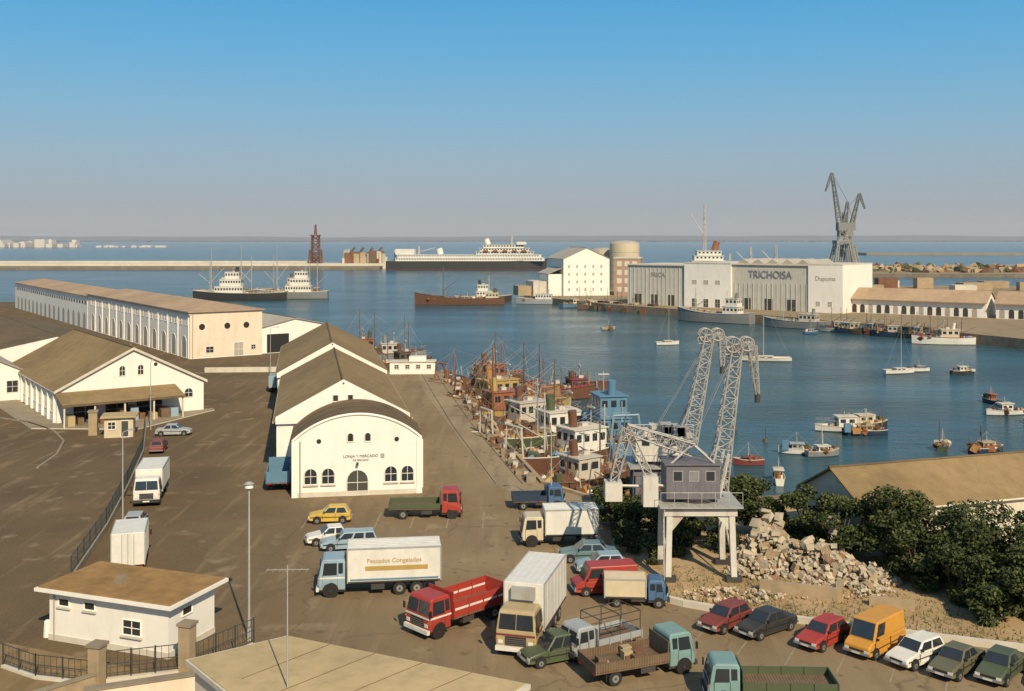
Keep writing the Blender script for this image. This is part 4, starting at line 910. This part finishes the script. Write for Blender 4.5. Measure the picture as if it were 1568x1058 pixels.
def ship(name,x,y,h,L,W,fb,hull,tiers,sx,sl_,masts,fun=None,extra=None):
    o=O(name,(x,y,WZ),h); n=20; vs=[]
    for i in range(n+1):
        t=i/n; X=-L/2+L*t; s=max(.02,min(1,.8+.2*min(1,t/.1))*(1-max(0,(t-.78)/.22)**2.2)); sh=fb*(1+.25*max(0,(t-.7)/.3)**2)
        for k,z in ((.9,-1),(.95,.4),(1,sh)): vs.append((X+(k-1)*L*.1*max(0,t-.8)*5,W/2*s*k,z))
        for k,z in ((1,sh),(.95,.4),(.9,-1)): vs.append((X+(k-1)*L*.1*max(0,t-.8)*5,-W/2*s*k,z))
    for i in range(n):
        for j in (0,1,3,4): o.add('hull',[vs[i*6+j],vs[i*6+6+j],vs[i*6+7+j],vs[i*6+1+j]],[(0,1,2,3)],P['maroon'] if j in (0,4) else P[hull])
        o.add('deck',[vs[i*6+2],vs[i*6+8],vs[i*6+9],vs[i*6+3]],[(0,1,2,3)],P['tan'])
    o.add('hull',vs[:6],[list(range(6))],P[hull])
    z=fb
    for t in range(tiers):
        X0=L*(sx-sl_/2)+t*L*.012; X1=L*(sx+sl_/2)-t*L*.02; ww=W*.46-t*.5
        o.box('superstructure',X0,X1,-ww,ww,z+.002,z+2.6,P['white']); o.box('superstructure',X0-.5,X1+.5,-ww-.4,ww+.4,z+2.602,z+2.75,P['white'])
        k=int((X1-X0)/2.2)
        for i in range(k):
            for s in (1,-1): o.box('windows',X0+(i+.25)*2.2,X0+(i+.75)*2.2,s*ww-.04,s*ww+.04,z+1.1,z+2.0,glass)
        z+=2.75
    X=L*sx-L*sl_*.2
    o.cyl('funnel',(X,0,z),(X-1.5,0,z+5),W*.13,P[fun or 'white'],n=14)
    for (mx_,mh) in masts:
        zz=fb if abs(mx_-sx)>sl_/2 else z
        o.lattice('mast',(L*mx_,0,zz),(L*mx_,0,zz+mh),1.4,.7,8,cranew,.2); o.cyl('derrick',(L*mx_,0,zz+mh*.3),(L*mx_+L*.1,0,zz+mh*.8),.25,cranew,n=6); o.bar('crosstree',(L*mx_,-3,zz+mh*.7),(L*mx_,3,zz+mh*.7),.3,cranew)
    if tiers>=3:
        for i in range(6):
            xx=L*sx+(i-2.5)*L*sl_*.13
            for s in (1,-1): o.cyl('lifeboats',(xx-2,s*W*.49,fb+5.6),(xx+2,s*W*.49,fb+5.6),.8,P['cream'],n=8)
    if extra: extra(o)
    o.done()
ship('cargo_ship',118,585,178,78,14,6,'navy',5,.12,.3,((.13,26),(-.05,12),(-.2,16),(-.38,17)),'orangered')
def ferry_top(o):
    B=13
    for t in range(3):
        X0=8+t*3;X1=56-t*4; o.box('decks',X0,X1,-9+t*.6,9-t*.6,B+t*2.75+.01,B+t*2.75+2.6,P['white']); o.box('decks',X0-1,X1+1,-9.5+t*.6,9.5-t*.6,B+t*2.75+2.61,B+t*2.75+2.75,P['white'])
        for i in range(int((X1-X0)/2.4)): o.box('deck_windows',X0+(i+.2)*2.4,X0+(i+.8)*2.4,-9.06+t*.6,-9+t*.6,B+t*2.75+1,B+t*2.75+2,glass)
    o.box('bridge',42,50,-10,10,B+8.27,B+10.6,P['white']); o.cyl('funnel',(18,0,B+8.2),(16,0,B+13),2.4,P['white'],n=14); o.lattice('radar_mast',(38,0,B+8.3),(38,0,B+16),1,.5,5,cranew,.2)
    o.box('aft_house',-60,-44,-8,8,B+.01,B+4.5,P['white'])
    for i in range(5): o.cyl('lifeboats',(14+i*8,-9.8,B+3),(18+i*8,-9.8,B+3),.9,P['orangered'],n=8)
ship('ferry',-38,885,0,136,20,7.5,'black',2,.02,.92,((-.45,9),(-.3,7)),'white',extra=ferry_top)
slab('breakwater',[(-1200,905),(-108,905),(-108,935),(-1200,935)],-6,2.2,offw,offw)
o=O('breakwater_parapet'); o.box('wall',-1200,-170,928,932,2.2,4.0,M('pale_concrete',(.5,.45,.36),.9,.15,.3,stain=.3)); o.done()
slab('quay',[(-1200,885),(-112,885),(-112,904.9),(-1200,904.9)],-6,.2,conc,quaywall)
o=O('lattice_tower',(-172,915,2.2)); o.lattice('tower',(0,0,0),(0,0,24),7,5.5,5,rust,.7); o.box('platform',-4,4,-4,4,24,25,rust); o.lattice('tower',(0,0,0),(0,0,12),10,9,2,rust,.6); o.lattice('top',(0,0,25),(0,0,34),1.8,.8,4,rust,.4); o.done()
o=O('bulk_handling_plant',(-150,918,2.2))
for i in range(44):
    x=U(0,40); s=U(2,6); 
    if R()<.5: o.box('sheds',x,x+s,U(-4,0),U(1,5),0,U(2,11),random.choice([rust,offw,stone,P['brown']]))
    else: o.cyl('tanks',(x,0,0),(x,0,U(4,13)),s*.4,random.choice([P['cream'],galv,rust]),n=12)
for i in range(4): o.lattice('conveyors',(2+i*8,0,2),(12+i*8,0,14),1.2,1.2,6,rust,.25)
o.done()
def dockcrane(x,y,h,jx,jz,s=1.0):
    o=O('dockyard_crane',(x,y,0),h); g=M('dockyard_grey',(.22,.225,.21),.7,.2,.3,stain=.4)
    for a_ in (-8,8):
        for b_ in (-8,8): o.lattice('portal',(a_*s,b_*s,0),(a_*.55*s,b_*.55*s,20*s),2,1.6,5,galv,.42)
    o.box('portal_deck',-6*s,6*s,-6*s,6*s,20*s,22.5*s,g); o.lattice('tower',(0,0,22.5*s),(0,0,36*s),6*s,4*s,4,galv,.42)
    o.box('machinery_house',-9*s,4*s,-3.5*s,3.5*s,30*s,36*s,g)
    o.lattice('jib',(2*s,0,34*s),(jx,0,jz),3.6*s,1.4,10,g,.42); o.lattice('apex',(-2*s,0,36*s),(-4*s,0,52*s),3*s,1.5,5,g,.4)
    o.bar('stays',(-4*s,0,52*s),(jx,0,jz),.3,g); o.lattice('fly_jib',(jx,0,jz),(jx+5*s,0,jz-14*s),1.6,.8,4,g,.3); o.bar('backstay',(-4*s,0,52*s),(-9*s,0,34*s),.4,g)
    o.done()
dockcrane(253,800,180,8,74,1.0); dockcrane(262,815,0,9,59,.85); 
o=O('dockside_stockpiles')
for i in range(280):
    x=U(250,430); y=U(730,880); s=U(1.5,6)
    if R()<.35: o.box('stacks',x,x+s*1.6,y,y+s,.01,U(1,2.6),random.choice([rust,stone,P['brown'],P['green'],P['tan']]))
    else: rock(o,'heaps',(x,y,.6),s*.7,random.choice([stone,rust,leafm[1],em]))
o.done()
o=O('quay_sheds')
for i in range(34):
    x=U(12,400); y=U(470,515); s=U(3,9); o.box('sheds',x,x+s*1.5,y,y+s,.02,U(2,6),random.choice([offw,stone,rust,roofg]))
o.done()
slab('quay',[(560,1650),(1500,1500),(1500,1600),(560,1700)],-6,1,conc,conc)
# ------------------------------------------------------------ far shore
def shore(y,x0,x1,h0,h1,seed,mat,name):
    random.seed(seed); o=O(name); n=160; vs=[]; ph=[U(0,6.28) for _ in range(6)]
    for i in range(n+1):
        t=i/n; x=x0+(x1-x0)*t; z=h0+(h1-h0)*(.5+.22*math.sin(t*7+ph[0])+.14*math.sin(t*19+ph[1])+.08*math.sin(t*47+ph[2])+.06*math.sin(t*120+ph[3]))
        vs+=[(x,y,-3),(x,y+200,z),(x,y+1500,z*.9)]
    o.add('l',vs,[(3*i,3*i+3,3*i+4,3*i+1) for i in range(n)]+[(3*i+1,3*i+4,3*i+5,3*i+2) for i in range(n)],mat); o.done()
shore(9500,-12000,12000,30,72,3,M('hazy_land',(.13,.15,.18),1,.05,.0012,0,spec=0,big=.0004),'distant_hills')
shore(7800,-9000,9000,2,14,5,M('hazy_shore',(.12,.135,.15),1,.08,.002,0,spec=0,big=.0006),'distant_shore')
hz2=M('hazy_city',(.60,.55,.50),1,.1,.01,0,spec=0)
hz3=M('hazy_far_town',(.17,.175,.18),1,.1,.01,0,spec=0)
o=O('distant_city',(0,0,-2))
for i in range(46):
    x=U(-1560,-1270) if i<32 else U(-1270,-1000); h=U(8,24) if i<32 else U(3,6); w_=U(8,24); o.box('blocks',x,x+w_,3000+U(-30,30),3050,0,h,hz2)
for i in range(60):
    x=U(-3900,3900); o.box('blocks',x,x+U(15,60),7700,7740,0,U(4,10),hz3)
o.done()
